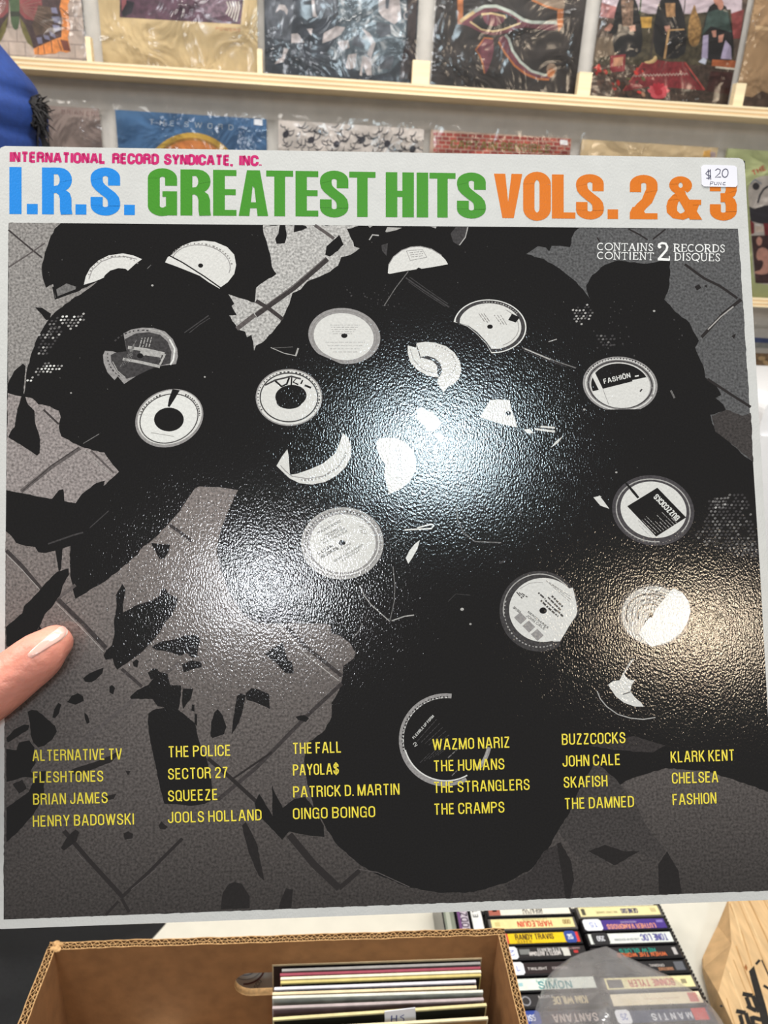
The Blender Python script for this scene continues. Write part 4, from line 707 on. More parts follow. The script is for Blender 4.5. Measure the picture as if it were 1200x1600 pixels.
# L16, L17, L18
P.poly(ell(1022, 961, 56, 49, 10, n=60), dgy); P.poly([p for p in ell(1022, 962, 51, 46, 10, n=60)], lgt)
for k in range(4): P.line(ell(1018, 962, 40-k*9, 34-k*8, 10, 150, 330, n=24), 2.4, mid if k % 2 else dgy)
for k in range(3): tline(1005+k*3, 919+k*9, 1042-k*2, 929+k*8, 2, dgy, k)
P.poly([(1052, 919), (1066, 926), (1076, 940), (1079, 955), (1073, 975), (1060, 992), (1040, 1004), (1018, 1011), (1006, 1000), (998, 990), (1012, 968), (1017, 964), (1030, 945)], wht); P.poly(ell(1017, 961, 4, 4, 0, n=10), hole); P.line([(1016, 963), (1007, 972)], 1.6, dgy)
P.poly([(950, 1070), (958, 1064), (968, 1063), (974, 1051), (978, 1058), (984, 1062), (992, 1063), (987, 1070), (985, 1080), (992, 1090), (1001, 1097), (1006, 1104), (992, 1104), (975, 1098), (962, 1088)], off); P.line([(975, 1052), (985, 1035), (990, 1030)], 3, lgt); P.line([(973, 1085), (985, 1081)], 2, mid)
P.line(ell(697, 1156, 70, 69, 0, 92, 277, n=60), 7.5, ring); P.line(ell(697, 1156, 70, 69, 0, 63, 92, n=14), 6, ring); P.line(ell(697, 1156, 68, 66, 0, 10, 42, n=14), 6.5, ring); P.line(ell(697, 1155, 66, 65, 0, 60, 165, n=40), 2, wht); P.line(ell(697, 1156, 67, 66, 0, 14, 40, n=14), 1.6, lgt); arcmarks(697, 1156, 68, 67, 0, 165, 275, 26, 3, 3.2, blk); arcmarks(697, 1156, 67, 66, 0, 165, 275, 18, 3, 1.6, wht)
P.text('FLEXIBLE UP FORM', (647, 1155), (679, 1119), 4.2, wht, bold=0.02); P.text('2', (648, 1167), (654, 1163), 6, wht)
for k in range(5): tline(652+k*6, 1158+k*2, 682+k*5, 1124+k*6, 1.4, dgy, k); tline(656+k*7, 1192-k*3, 672+k*8, 1176-k*3, 1.2, dgy, k)
tline(700, 1184, 722, 1164, 1.6, mid, 1); tline(706, 1212, 716, 1202, 1.6, mid, 2)
P.build('cover_photograph', sleeve); ZZ = P.z
# ---- printed names
yel = ink('ink_yellow', (250, 230, 66), 0, rough=0.3)
P = Print(sl, (0, 0, 1), z0=ZZ+1e-5, dz=3e-6)
names = [('ALTERNATIVE TV', 51, 1189, 193, 1186.5), ('FLESHTONES', 52, 1223, 164, 1221), ('BRIAN JAMES', 52, 1257.3, 171, 1254.7), ('HENRY BADOWSKI', 51.7, 1291.7, 212, 1288),
 ('THE POLICE', 263, 1183.3, 363, 1180.7), ('SECTOR 27', 263, 1218, 358.7, 1215), ('SQUEEZE', 263, 1252.3, 343, 1249.7), ('JOOLS HOLLAND', 262.7, 1286, 411.5, 1281.5),
 ('THE FALL', 457.3, 1178, 536, 1175.7), ('PAYOLA$', 458, 1211.7, 531.7, 1209.5), ('PATRICK D. MARTIN', 458.3, 1246, 626.7, 1241.3), ('OINGO BOINGO', 458, 1280, 589, 1276.5),
 ('WAZMO NARIZ', 676, 1172, 799, 1168), ('THE HUMANS', 677.3, 1205.5, 790.7, 1202), ('THE STRANGLERS', 677.5, 1239, 830, 1234), ('THE CRAMPS', 678, 1273, 790.7, 1269.5),
 ('BUZZCOCKS', 878, 1164, 979.5, 1161), ('JOHN CALE', 879, 1198, 971.7, 1195), ('SKAFISH', 881, 1231, 951.5, 1228.5), ('THE DAMNED', 882, 1264.3, 993, 1260.7),
 ('KLARK KENT', 1048, 1191.5, 1150, 1188), ('CHELSEA', 1050, 1224.5, 1124.5, 1222), ('FASHION', 1051, 1258, 1121.7, 1255)]
for t_, x0, y0, x1, y1 in names: P.text(t_, (x0, y0), (x1, y1), 17.4, yel, wt=0.118)
P.build('artist_names', sleeve)['label'] = 'yellow capital lettering'
# ---- CONTAINS / CONTIENT 2 RECORDS / DISQUES : serif capitals drawn with a pen
def serif(P, word, x0, y0, x1, y1, h, m):
    """word drawn from strokes with slab serifs between the baseline ends"""
    G = {'C': (1.0, [('c', .5, .5, .42, .45, 50, 310)]), 'O': (1.1, [('c', .5, .5, .44, .46, 0, 360)]), 'Q': (1.1, [('c', .5, .5, .44, .46, 0, 360), ('l', .55, .2, .85, -.14)]),
         'N': (1.05, [('t', .2, 0, .2, 1), ('l', .2, 1, .8, 0), ('t', .8, 0, .8, 1), ('s', .2, 0), ('s', .8, 1), ('s', .15, 1)]), 'T': (.95, [('t', .5, 0, .5, 1), ('h', .08, .96, .92, .96), ('t', .1, .78, .1, .96), ('t', .9, .78, .9, .96), ('s', .5, 0)]),
         'A': (1.0, [('l', .15, 0, .5, 1), ('k', .5, 1, .85, 0), ('h', .28, .33, .72, .33), ('s', .13, 0), ('s', .87, 0)]), 'I': (.5, [('k', .5, 0, .5, 1), ('s', .5, 0), ('s', .5, 1)]), 'S': (.8, [('p', [(.82, .75), (.72, .92), (.5, .98), (.25, .9), (.22, .72), (.5, .52), (.78, .32), (.76, .1), (.5, .02), (.25, .08), (.16, .28)])]),
         'E': (.9, [('k', .25, 0, .25, 1), ('h', .1, .97, .85, .97), ('h', .25, .52, .7, .52), ('h', .1, .03, .9, .03), ('t', .86, .03, .86, .25), ('t', .82, .75, .82, .97)]), 'R': (1.0, [('k', .25, 0, .25, 1), ('p', [(.25, .97), (.6, .97), (.78, .88), (.8, .72), (.72, .56), (.55, .5), (.25, .5)]), ('k', .5, .5, .88, 0), ('s', .25, 0), ('s', .2, 1), ('s', .9, 0)]),
         'D': (1.05, [('k', .25, 0, .25, 1), ('p', [(.12, .97), (.5, .97), (.8, .84), (.9, .5), (.8, .16), (.5, .03), (.12, .03)])]), 'U': (1.05, [('k', .22, 1, .22, .3), ('p', [(.22, .3), (.3, .08), (.52, .0), (.74, .08), (.82, .3)]), ('t', .82, .3, .82, 1), ('s', .22, 1), ('s', .82, 1)])}
    tot = sum(G[c][0] for c in word)*1.0; L_ = math.hypot(x1-x0, y1-y0); k = L_/tot; ux, uy = (x1-x0)/L_, (y1-y0)/L_; vx, vy = uy, -ux; cur = 0
    for c in word:
        wd, prims = G[c]; W = wd*k
        T = lambda a, b_: (x0+ux*(cur+a*W)+vx*b_*h, y0+uy*(cur+a*W)+vy*b_*h)
        for p in prims:
            if p[0] == 'c': P.line([T(p[1]+p[3]*math.cos(math.radians(a)), p[2]+p[4]*math.sin(math.radians(a))) for a in range(p[5], p[6]+1, 20)]+([T(p[1]+p[3]*math.cos(math.radians(p[6])), p[2]+p[4]*math.sin(math.radians(p[6])))] if (p[6]-p[5]) % 20 else []), h*0.13, m)
            elif p[0] == 'p': P.line([T(*a) for a in p[1]], h*0.12, m)
            elif p[0] == 's': P.line([T(p[1]-.16, p[2]), T(p[1]+.16, p[2])], h*0.09, m)
            elif p[0] == 'h': P.line([T(p[1], p[2]), T(p[3], p[4])], h*0.085, m)
            else: P.line([T(p[1], p[2]), T(p[3], p[4])], h*{'t': 0.1, 'l': 0.12, 'k': 0.17}[p[0]], m)
        cur += W
P = Print(sl, (0, 0, 1), z0=ZZ+1e-5, dz=3e-6)
inkw = ink('ink_white', (240, 240, 238), 0, rough=0.3)
serif(P, 'CONTAINS', 932.5, 391, 1021.5, 392.3, 11.5, inkw); serif(P, 'CONTIENT', 932.5, 405, 1022, 406.3, 11.5, inkw); serif(P, 'RECORDS', 1051, 393.3, 1133.5, 394.5, 12, inkw); serif(P, 'DISQUES', 1052, 407, 1126, 408.5, 12, inkw)
P.line([(1029, 386), (1029.5, 382), (1034, 380), (1040, 381), (1042.5, 386), (1041, 391), (1035, 398), (1029, 405)], 3.6, inkw); P.line([(1027.5, 405), (1046, 406)], 4, inkw); P.line([(1045.5, 400), (1046, 407)], 1.6, inkw); P.poly(ell(1030.5, 386, 2.6, 2.6, 0, n=12), inkw)
P.build('contents_lettering', sleeve)['label'] = 'white serif lettering'
# ---- title
def pen(pts, rx, ry):
    """envelope of an elliptical pen (thick stems, thin bars) in a glyph box 46 wide and 73 high"""
    Wp, Hp = 46.0, 73.0; q = []
    for p in pts:
        if not q or math.hypot((p[0]-q[-1][0])*Wp, (p[1]-q[-1][1])*Hp) > 0.8: q.append(p)
    pts = q; n = len(pts); A = []; B = []; a_, b_ = rx*Wp, ry*Hp
    for i in range(n):
        p, c = pts[max(i-1, 0)], pts[min(i+1, n-1)]; dx, dy = (c[0]-p[0])*Wp, (c[1]-p[1])*Hp; l = math.hypot(dx, dy) or 1
        nx, ny = -dy/l, dx/l; m_ = math.sqrt((a_*nx)**2+(b_*ny)**2); ox, oy = a_*a_*nx/m_/Wp, b_*b_*ny/m_/Hp
        A.append((pts[i][0]+ox, pts[i][1]+oy)); B.append((pts[i][0]-ox, pts[i][1]-oy))
    out = []
    for i in range(n-1): out.append([A[i], A[i+1], B[i+1]]); out.append([A[i], B[i+1], B[i]])
    return out
def arc(cx, cy, rx, ry, a0, a1, n=14): return [(cx+rx*math.cos(math.radians(a0+(a1-a0)*i/n)), cy+ry*math.sin(math.radians(a0+(a1-a0)*i/n))) for i in range(n+1)]
def rect(a, b_, c, d): return [[(a, b_), (c, b_), (c, d), (a, d)]]
X = 0.205; Y = 0.092
def gl_(ch):
    if ch == 'I': return rect(0, 0, 1, 1)
    if ch == '.': return rect(0, 0, 1, 1)
    if ch == 'T': return rect(0, .87, 1, 1)+rect(.30, 0, .70, .9)
    if ch == 'E': return rect(0, 0, .5, 1)+rect(.4, .87, 1, 1)+rect(.4, .45, .97, .58)+rect(.4, 0, 1, .13)
    if ch == 'L': return rect(0, 0, .5, 1)+rect(.4, 0, 1, .14)
    if ch == 'H': return rect(0, 0, .41, 1)+rect(.59, 0, 1, 1)+rect(.3, .45, .7, .59)
    if ch == 'A': return [[(.28, 1), (.72, 1), (.60, .62), (.5, .62)], [(.28, 1), (.5, .8), (.36, 0), (0, 0)], [(.72, 1), (1, 0), (.64, 0), (.5, .8)], [(.3, .30), (.7, .30), (.7, .17), (.3, .17)]]
    if ch == 'V': return [[(0, 1), (.40, 1), (.52, .25), (.5, 0), (.30, 0)], [(1, 1), (.62, 1), (.48, .25), (.5, 0), (.70, 0)]]
    if ch == 'O': return pen(arc(.5, .77, .5-X, .235-Y+.05, 0, 180)+arc(.5, .23, .5-X, .235-Y+.05, 180, 360)+[(1-X, .4), (1-X, .77), (1-X, .78)], X, Y)
    if ch == 'S': return pen([(1-X, .63), (1-X, .80)]+arc(.5, .80, .5-X, .125, 0, 180, 12)+[(X, .74), (X+.03, .66), (X+.12, .59), (.5, .50), (.88-X, .42), (.97-X, .35), (1-X, .27), (1-X, .2)]+arc(.5, .2, .5-X, .125, 0, -180, 12)+[(X, .38)], X, Y)
    if ch == 'G': return pen([(1-X, .64), (1-X, .80)]+arc(.5, .80, .5-X, .125, 0, 180, 12)+[(X, .5), (X, .2)]+arc(.5, .2, .5-X, .125, 180, 330, 10), X, Y)+rect(.62, 0.0, 1, .52)+rect(.5, .40, 1, .52)
    if ch == 'R': return rect(0, 0, .40, 1)+pen([(.3, .93), (.5, .93)]+arc(.56, .74, .42-X+.03, .19, 90, -90, 10)+[(.3, .515)], X, .072)+pen([(.62, .50), (.75, .44), (.80, .34), (.80, .12), (.83, .0)], X-.01, .06)
    if ch == '2': return pen([(X, .62), (X, .80)]+arc(.5, .80, .5-X, .125, 180, 0, 12)+[(1-X, .68), (.93-X, .58), (.62, .42), (.42, .30), (.30, .2), (.26, .1)], X, Y)+rect(0, 0, 1, .14)+[[(0, .0), (0, .15), (.1, .28), (.4, .28), (.6, .1)]]
    if ch == '3': return pen([(X, .66), (X, .80)]+arc(.5, .80, .5-X, .125, 180, 0, 12)+[(1-X, .68), (.95-X, .59), (.66, .55), (.40, .545)], X, Y*.8)+pen([(.40, .50), (.66, .50), (.95-X, .44), (1-X, .35), (1-X, .2)]+arc(.5, .2, .5-X, .125, 0, -180, 12)+[(X, .36)], X, Y)
    if ch == '&':
        return pen(arc(.40, .79, .19, .135, -60, 300, 20), .13, .072)+pen([(.46, .60), (.30, .52), (.19, .42), (.15, .3), (.16, .18), (.28, .085), (.44, .065), (.60, .12), (.72, .24), (.80, .44)], .15, .075)+[[(.16, .72), (.44, .72), (1.0, .0), (.66, .0)]]+rect(.62, .34, .97, .46)
    return []
def yb(x, y0, y1): return y0+(y1-y0)*(x-15)/(1151-15)
def title(P, ch, x0, x1, m, h=1.0):
    for poly in gl_(ch):
        pts = []
        for a, b_ in poly:
            x = x0+(x1-x0)*a; lo = yb(x, 334.5, 343.8); hi = yb(x, 261, 276.5); y = lo+(hi-lo)*b_*h; pts.append((x, y))
        P.poly(pts, m)
bl = ink('ink_blue', (0, 133, 222), 0, rough=0.3); gn = ink('ink_green', (62, 143, 25), 0, rough=0.3); orn = ink('ink_orange', (218, 115, 0), 0, rough=0.3); mg = ink('ink_magenta', (200, 20, 106), 0, rough=0.3)
def word(name, lab, items, m):
    P = Print(sl, (0, 0, 1), z0=5e-5, dz=3e-6)
    for ch, a, b_ in items: title(P, ch, a, b_, m, 0.22 if ch == '.' else 1.0)
    P.build(name, sleeve)['label'] = lab
word('title_lettering', 'large bold blue letters', [('I', 14.7, 33.7), ('.', 42, 59), ('R', 65.7, 112), ('.', 118, 135), ('S', 141.7, 187.7), ('.', 194, 210.7)], bl)
word('title_lettering', 'large bold green letters', [('G', 231, 276.7), ('R', 282, 328.5), ('E', 333, 369.5), ('A', 373, 419), ('T', 416, 458), ('E', 461.7, 497.3), ('S', 500, 544.3), ('T', 545.7, 586.7), ('H', 602.7, 646.7), ('I', 651, 669), ('T', 671, 711.7), ('S', 714, 759)], gn)
word('title_lettering', 'large bold orange letters', [('V', 771.7, 816), ('O', 817.3, 860.7), ('L', 862.3, 899), ('S', 900, 943.3), ('.', 949.3, 965.7), ('2', 984, 1027.3), ('&', 1041, 1097), ('3', 1109, 1151)], orn)
P = Print(sl, (0, 0, 1), z0=5e-5, dz=3e-6)
for t_, a, b_ in (('INTERNATIONAL', 15, 168.3), ('RECORD', 175, 251), ('SYNDICATE,', 256, 366.5), ('INC.', 373.5, 411.5)):
    P.text(t_, (a, 254+(a-15)*0.0156), (b_, 254+(b_-15)*0.0156), 17.6, mg, wt=0.25)
P.build('title_lettering', sleeve)['label'] = 'small bold magenta letters'
# ---- price sticker
st = empty('price_sticker', mw=SM @ Matrix.Translation(sl(1123.5, 275)), label='small white handwritten price sticker stuck over the orange 3 of the held cover', cat='sticker')
fo = sl(1123.5, 275); fn = lambda u, v: sl(u, v)-fo
P = Print(fn, (0, 0, 1), z0=1.6e-4, dz=2e-5)
sq = [(1099, 258), (1147.5, 259.3), (1151, 262.5), (1152, 289), (1149, 292.6), (1099.5, 291.8), (1096, 288.5), (1095, 261.5)]
g = MB(); g.prism([fn(*p)+Vector((0, 0, 1.3e-4)) for p in sq[::-1]], [fn(*p)+Vector((0, 0, 2.6e-4)) for p in sq[::-1]], mat('label_paper', (232, 231, 240), 0.55, 0.03)); g.build('paper', st)
P.z0 = 2.8e-4; pk = mat('pen_ink', (58, 56, 84), 0.5, 0)
for pts in ([(1110, 267), (1105, 268.5), (1102, 272), (1105, 274), (1109, 275), (1108, 279), (1103, 279)], [(1106, 265), (1107, 281)], [(1109, 265), (1110, 281)], [(1117, 267), (1121, 264), (1125, 266), (1124, 271), (1117, 277.5), (1126, 277)], ell(1132.5, 271, 4.6, 6.6, 10, n=20)+[(1137, 271.5)]):
    P.line(pts, 1.3, pk)
for pts in ([(1109, 290), (1110, 284), (1114, 284.5), (1113, 287), (1109.5, 287.5)], [(1116, 285), (1116, 289), (1119.5, 289), (1120, 285)], [(1122, 290), (1122.5, 285), (1126, 289.5), (1126.5, 285)], [(1133, 285.5), (1129.5, 286), (1129, 289), (1133, 289.5)]): P.line(pts, 0.9, pk)
P.build('handwriting', st)
# ------------------------------------------------------------------ table
TZ = 0.73
tab = mat('table_cream', (226, 222, 208), 0.5, 0.03, 40)
e = empty('table', (0, 0, 0), 'cream white table top carrying the carton, tapes and crate', 'table')
g = MB(); g.box((-1.1, 0.02, TZ-0.028), (1.5, 0.709, TZ), tab); o = g.build('table_top', e)
leg_m = mat('table_steel', (60, 62, 66), 0.4, 0.05)
for x, y in ((-1.05, .06), (1.45, .06), (-1.05, .67), (1.45, .67)): g = MB(); g.box((x-.02, y-.02, 0), (x+.02, y+.02, TZ-0.0285), leg_m); g.build('leg', e)
# ------------------------------------------------------------------ cartons
cb = mat('cardboard_brown', (154, 110, 68), 0.85, 0.12, 90, bump=0.0002); cbe = mat('cardboard_edge', (206, 164, 112), 0.9, 0.2, 300); cbd = mat('cardboard_flute', (138, 98, 58), 0.9, 0.2, 300)
BX0, BX1, BY0, BY1, BZ0, BZ1 = -0.2215, 0.1630, 0.10, 0.4365, 0.832, 1.04
lo = empty('cardboard_carton', (0, 0, TZ), 'closed brown carton under the open record carton', 'carton')
g = MB(); g.box((BX0+.004, BY0+.004, 0), (BX1-.004, BY1-.004, BZ0-TZ-0.0015), cb); g.build('carton_body', lo)
g = MB(); g.box((BX0+.003, (BY0+BY1)/2-.025, BZ0-TZ-0.0014), (BX1-.003, (BY0+BY1)/2+.025, BZ0-TZ-0.001), mat('packing_tape', (190, 160, 112), 0.3)); g.build('tape', lo)
bx = empty('cardboard_carton', (0, 0, BZ0), 'open brown cardboard carton holding upright records, its cut corrugated rim showing', 'carton')
H = BZ1-BZ0; TH = 0.0066
hc = on_y(427, 1537, BY1-TH); HX, HZ = hc.x, hc.z-BZ0; hw, hh = 0.0335, 0.0145
def wall(name, ax, pos, a0, a1, hole=None):
    """double-wall board: two liners with cut edge and two layers of fluting; ax = axis along the wall"""
    def W(s_, t, zz): return Vector((s_, pos+t, zz)) if ax == 'x' else Vector((pos+t, s_, zz))
    nz = 40; top = []
    rr = random.Random(int(pos*1000))
    n = 44
    tops = [(a0+(a1-a0)*i/n, H+rr.uniform(-0.0007, 0.0006)) for i in range(n+1)]
    outer = [(a0, 0.002), (a1, 0.002)]+tops[::-1]
    hl = None
    if hole: hl = [(HX+(hw-hh)*(1 if math.cos(math.radians(a)) > 0 else -1)+hh*math.cos(math.radians(a)), HZ+hh*math.sin(math.radians(a))) for a in range(10, 370, 15)]
    g = MB()
    for t, m in ((0.0, cb), (TH, cb)):
        for t2 in (t, t+(0.0006 if t == 0 else -0.0006)):
            loops = [[W(p[0], t2, p[1]) for p in outer]]+([[W(p[0], t2, p[1]) for p in hl[::-1]]] if hl else [])
            flat = [p for l_ in loops for p in l_]; k = len(g.v); g.v += flat; i = g.mi(m)
            for tr in tessellate_polygon(loops): g.f.append(tuple(k+a for a in tr)); g.m.append(i)
        # cut edge of this liner
        t2 = t+(0.0006 if t == 0 else -0.0006); k = len(g.v); i = g.mi(cbe)
        for p in tops: g.v += [W(p[0], t, p[1]), W(p[0], t2, p[1])]
        for j in range(n): g.f.append((k+2*j, k+2*j+2, k+2*j+3, k+2*j+1)); g.m.append(i)
    ob = g.build(name, bx)
    g = MB(); i = g.mi(cbd); ie = g.mi(cbe)
    for lay, (ta, tb) in enumerate(((0.0006, 0.0032), (0.0034, TH-0.0006))):
        pitch = 0.0062 if lay else 0.0048; m_ = int((a1-a0)/pitch*6); k = len(g.v)
        for j in range(m_+1):
            s_ = a0+(a1-a0)*j/m_; tt = (ta+tb)/2+(tb-ta)/2*math.sin(j/6*2*math.pi); zt = H-0.0004+rr.uniform(-.0006, .0005)
            g.v += [W(s_, tt-0.0003, zt), W(s_, tt+0.0003, zt), W(s_, tt-0.0003, H-0.012), W(s_, tt+0.0003, H-0.012)]
        for j in range(m_):
            q = k+4*j; g.f.append((q, q+4, q+5, q+1)); g.m.append(ie); g.f.append((q, q+2, q+6, q+4)); g.m.append(i); g.f.append((q+1, q+5, q+7, q+3)); g.m.append(i)
        g.v += [W(a0, ta if lay else tb, H-.0009), W(a1, ta if lay else tb, H-.0009), W(a1, (ta if lay else tb)+.0004, H-.0009), W(a0, (ta if lay else tb)+.0004, H-.0009)]
        q = len(g.v)-4; g.f.append((q, q+1, q+2, q+3)); g.m.append(ie)
    g.v += [W(a0, 0.0006, H-.010), W(a1, 0.0006, H-.010), W(a1, TH-.0006, H-.010), W(a0, TH-.0006, H-.010)]; q = len(g.v)-4; g.f.append((q, q+1, q+2, q+3)); g.m.append(i)
    tag(g.build('fluting', ob), kind='stuff')
    if hl:
        g = MB(); k = 0; i = g.mi(cbe); n2 = len(hl)
        for p in hl: g.v += [W(p[0], 0, p[1]), W(p[0], TH, p[1])]
        for j in range(n2): g.f.append((2*j, 2*((j+1) % n2), 2*((j+1) % n2)+1, 2*j+1)); g.m.append(i)
        g.build('hand_hole_edge', ob)
wall('carton_wall', 'x', BY1-TH, BX0, BX1, hole=True)
wall('carton_wall', 'x', BY0, BX0, BX1)
wall('carton_wall', 'y', BX0, BY0+TH, BY1-TH)
wall('carton_wall', 'y', BX1-TH, BY0+TH, BY1-TH)
g = MB(); g.box((BX0+.001, BY0+.001, 0), (BX1-.001, BY1-.001, 0.0025), cb); g.build('carton_floor', bx)
# torn corner burr
g = MB()
for k in range(7):
    a = random.uniform(0, 6.3); c_ = Vector((BX0+TH/2+random.uniform(-.004, .006), BY1-TH/2+random.uniform(-.004, .003), H+random.uniform(-.001, .0005))); g.ball(c_, (random.uniform(.002, .004), random.uniform(.002, .0035), .0016), cbe, 7, 5)
g.build('frayed_corner', bx)
# ------------------------------------------------------------------ singles in the carton
RZ = BZ0+0.003+0.178
def single(y0, xl, xr, yr, rgb, edge, lab, dx=0, lean=0.006, art=None, film_=False):
    pl = on_z(xl, y0, RZ); pr = on_z(xr, yr, RZ); c = (pl+pr)/2; ang = math.atan2(pr.y-pl.y, pr.x-pl.x)
    yb_ = c.y; e = empty('single_sleeve', (c.x, yb_, BZ0+0.003), lab, 'record sleeve', 'single sleeves standing in the carton'); e.rotation_euler = (0, 0, ang)
    w2 = (pr-pl).length/2; m = mat('single_'+lab.split(' ')[0]+str(len(MATS)), rgb, 0.45, 0.3, 60); me_ = mat('single_edge'+str(edge), edge, 0.7, 0.1, 200)
    g = MB(); g.prism([Vector((-w2, -0.0011, 0)), Vector((w2, -0.0011, 0)), Vector((w2, 0.0011, 0)), Vector((-w2, 0.0011, 0))], [Vector((-w2, -0.0011+lean, .178)), Vector((w2, -0.0011+lean, .178)), Vector((w2, 0.0011+lean, .178)), Vector((-w2, 0.0011+lean, .178))], me_); g.build('paper_sleeve', e)
    g = MB(); g.poly([Vector((-w2+.001, -0.0013, .001)), Vector((w2-.001, -0.0013, .001)), Vector((w2-.001, -0.0013+lean, .1765)), Vector((-w2+.001, -0.0013+lean, .1765))], m, tess=False); g.build('front_print', e)
    return e, w2
SG = [(1513, 425, 754, 1503, (34, 26, 30), (196, 176, 140), 'black single sleeve with worn tan edges, rearmost in the open carton'),
      (1523, 440, 752, 1511.5, (104, 106, 108), (150, 148, 146), 'grey single sleeve in glinting plastic just in front of the rearmost one'),
      (1530, 437, 752, 1519, (120, 36, 54), (150, 66, 82), 'maroon single sleeve between the grey one and a cream one'),
      (1536, 438, 753, 1524.5, (232, 222, 196), (238, 228, 200), 'cream single sleeve directly in front of the maroon one'),
      (1542, 438, 753, 1530, (20, 22, 20), (206, 190, 120), 'black single sleeve with a yellowed top edge in mid-carton'),
      (1552, 428, 745, 1540, (42, 40, 74), (220, 216, 224), 'navy single sleeve with a frayed white top edge'),
      (1560, 425, 746, 1549, (214, 150, 120), (226, 206, 168), 'salmon and cream single sleeve in front of the navy one'),
      (1566, 425, 756, 1556, (190, 194, 184), (214, 216, 204), 'pale grey-green glossy single sleeve bulging in its plastic'),
      (1582, 425, 757, 1568, (112, 92, 98), (178, 164, 164), 'mauve patterned single sleeve behind the yellow-edged one'),
      (1600, 426, 762, 1577, (24, 26, 22), (214, 202, 150), 'black single sleeve with a pale yellow edge and a white tag'),
      (1618, 428, 764, 1598, (150, 120, 80), (226, 214, 176), 'buff single sleeve, nearest of the row in the open carton')]
for q in SG:
    e, w2 = single(q[0], q[1], q[2], q[3], q[4], q[5], q[6], lean=0.004)
    if 'white tag' in q[6]:
        fz = lambda u, v: Vector((u, -0.0016-(.178-v)*0.0, v))
        g = MB(); g.prism([Vector((.004, -.0030, .15)), Vector((.030, -.0030, .15)), Vector((.030, -.0022, .15)), Vector((.004, -.0022, .15))], [Vector((.002, .0010, .182)), Vector((.027, .0010, .184)), Vector((.027, .0016, .184)), Vector((.002, .0016, .182))], mat('tag_white', (236, 236, 244), 0.5, 0.02)); tg = g.build('price_tag', e)
        g = MB(); 
        for pts in ([(.008, .178), (.008, .171), (.008, .1745), (.012, .1745), (.012, .178), (.012, .171)], [(.018, .178), (.015, .176), (.018, .174), (.018, .171), (.015, .171)]):
            for qd in stroke(pts, .0009):
                g.poly([Vector((a, -.0030+(b-.15)*.125-.0003, b)) for a, b in qd], mat('tag_pen', (70, 74, 150), 0.5, 0), tess=False)
        g.build('handwriting', tg)
    if 'grey-green' in q[6] or 'glinting' in q[6]:
        g = MB(); fm = film(); g.mi(fm)
        for j in range(9):
            for i in range(25):
                X_ = -w2-.001+(2*w2+.002)*i/24; Zz = .12+.060*j/8; yy = -.0022+.004*(Zz/.178)-.0016*abs(noise.noise(Vector((X_*60, Zz*50, 2))))-(.004*math.sin(math.pi*j/8) if 'bulging' in q[6] else 0)
                g.v.append(Vector((X_, yy, Zz)))
        for j in range(8):
            for i in range(24): k = j*25+i; g.f.append((k, k+1, k+26, k+25)); g.m.append(0)
        g.build('plastic_cover', e, smooth=True)
# white paper cup low in the empty left half
c = on_z(258, 1600, 0.937); e = empty('paper_cup', (c.x, c.y-0.030, BZ0+0.0035), 'small white paper cup on the floor of the carton, rim just in view', 'cup')
g = MB(); pc = mat('cup_paper', (238, 236, 232), 0.6, 0.02); prof = [(.018, 0), (.026, .098), (.0275, .1), (.026, .102), (.0245, .1), (.017, .003)]
n = 28
for r_, z_ in prof:
    for k in range(n): g.v.append(Vector((r_*math.cos(2*math.pi*k/n), r_*math.sin(2*math.pi*k/n), z_)))
g.mi(pc)
for j in range(len(prof)-1):
    for k in range(n): g.f.append((j*n+k, j*n+(k+1) % n, (j+1)*n+(k+1) % n, (j+1)*n+k)); g.m.append(0)
g.f.append(tuple(range(n))[::-1]); g.m.append(0); g.f.append(tuple((len(prof)-1)*n+k for k in range(n))); g.m.append(0)
g.build('cup_body', e, smooth=True)
# sleeve seen through the hand hole
e = empty('record_sleeve', (HX+0.012, 0.462, TZ+0.0005), 'white printed record sleeve behind the carton, seen through its hand hole', 'record sleeve')
g = MB(); g.box((-.128, 0, 0), (.128, .004, .256), mat('ten_inch_white', (226, 222, 214), 0.6, 0.05)); g.build('cardboard', e)
ho = Vector((HX+0.012, 0.462, TZ+0.0005)); P = Print(lambda u, v: on_y(u, v, 0.462)-ho, (0, -1, 0), z0=1e-4, dz=3e-5)
gr_ = mat('ring_grey', (150, 150, 156), 0.5, 0.1); 
P.line(ell(386, 1512, 16, 11, -15, n=40, a1=359), 2, gr_); P.line(ell(386, 1512, 24, 18, -15, n=40, a1=359), 1.2, gr_); P.line(ell(384, 1512, 30, 25, -15, 0, 110, n=20), 2.6, mat('ring_maroon', (110, 60, 60), 0.5))
P.text('DISCO', (398, 1552), (410, 1532), 7, mat('hole_text', (120, 112, 108), 0.5, 0)); P.text('HOT', (408, 1556), (418, 1545), 4, mat('hole_text', (120, 112, 108), 0.5, 0)); P.build('cover_print', e)
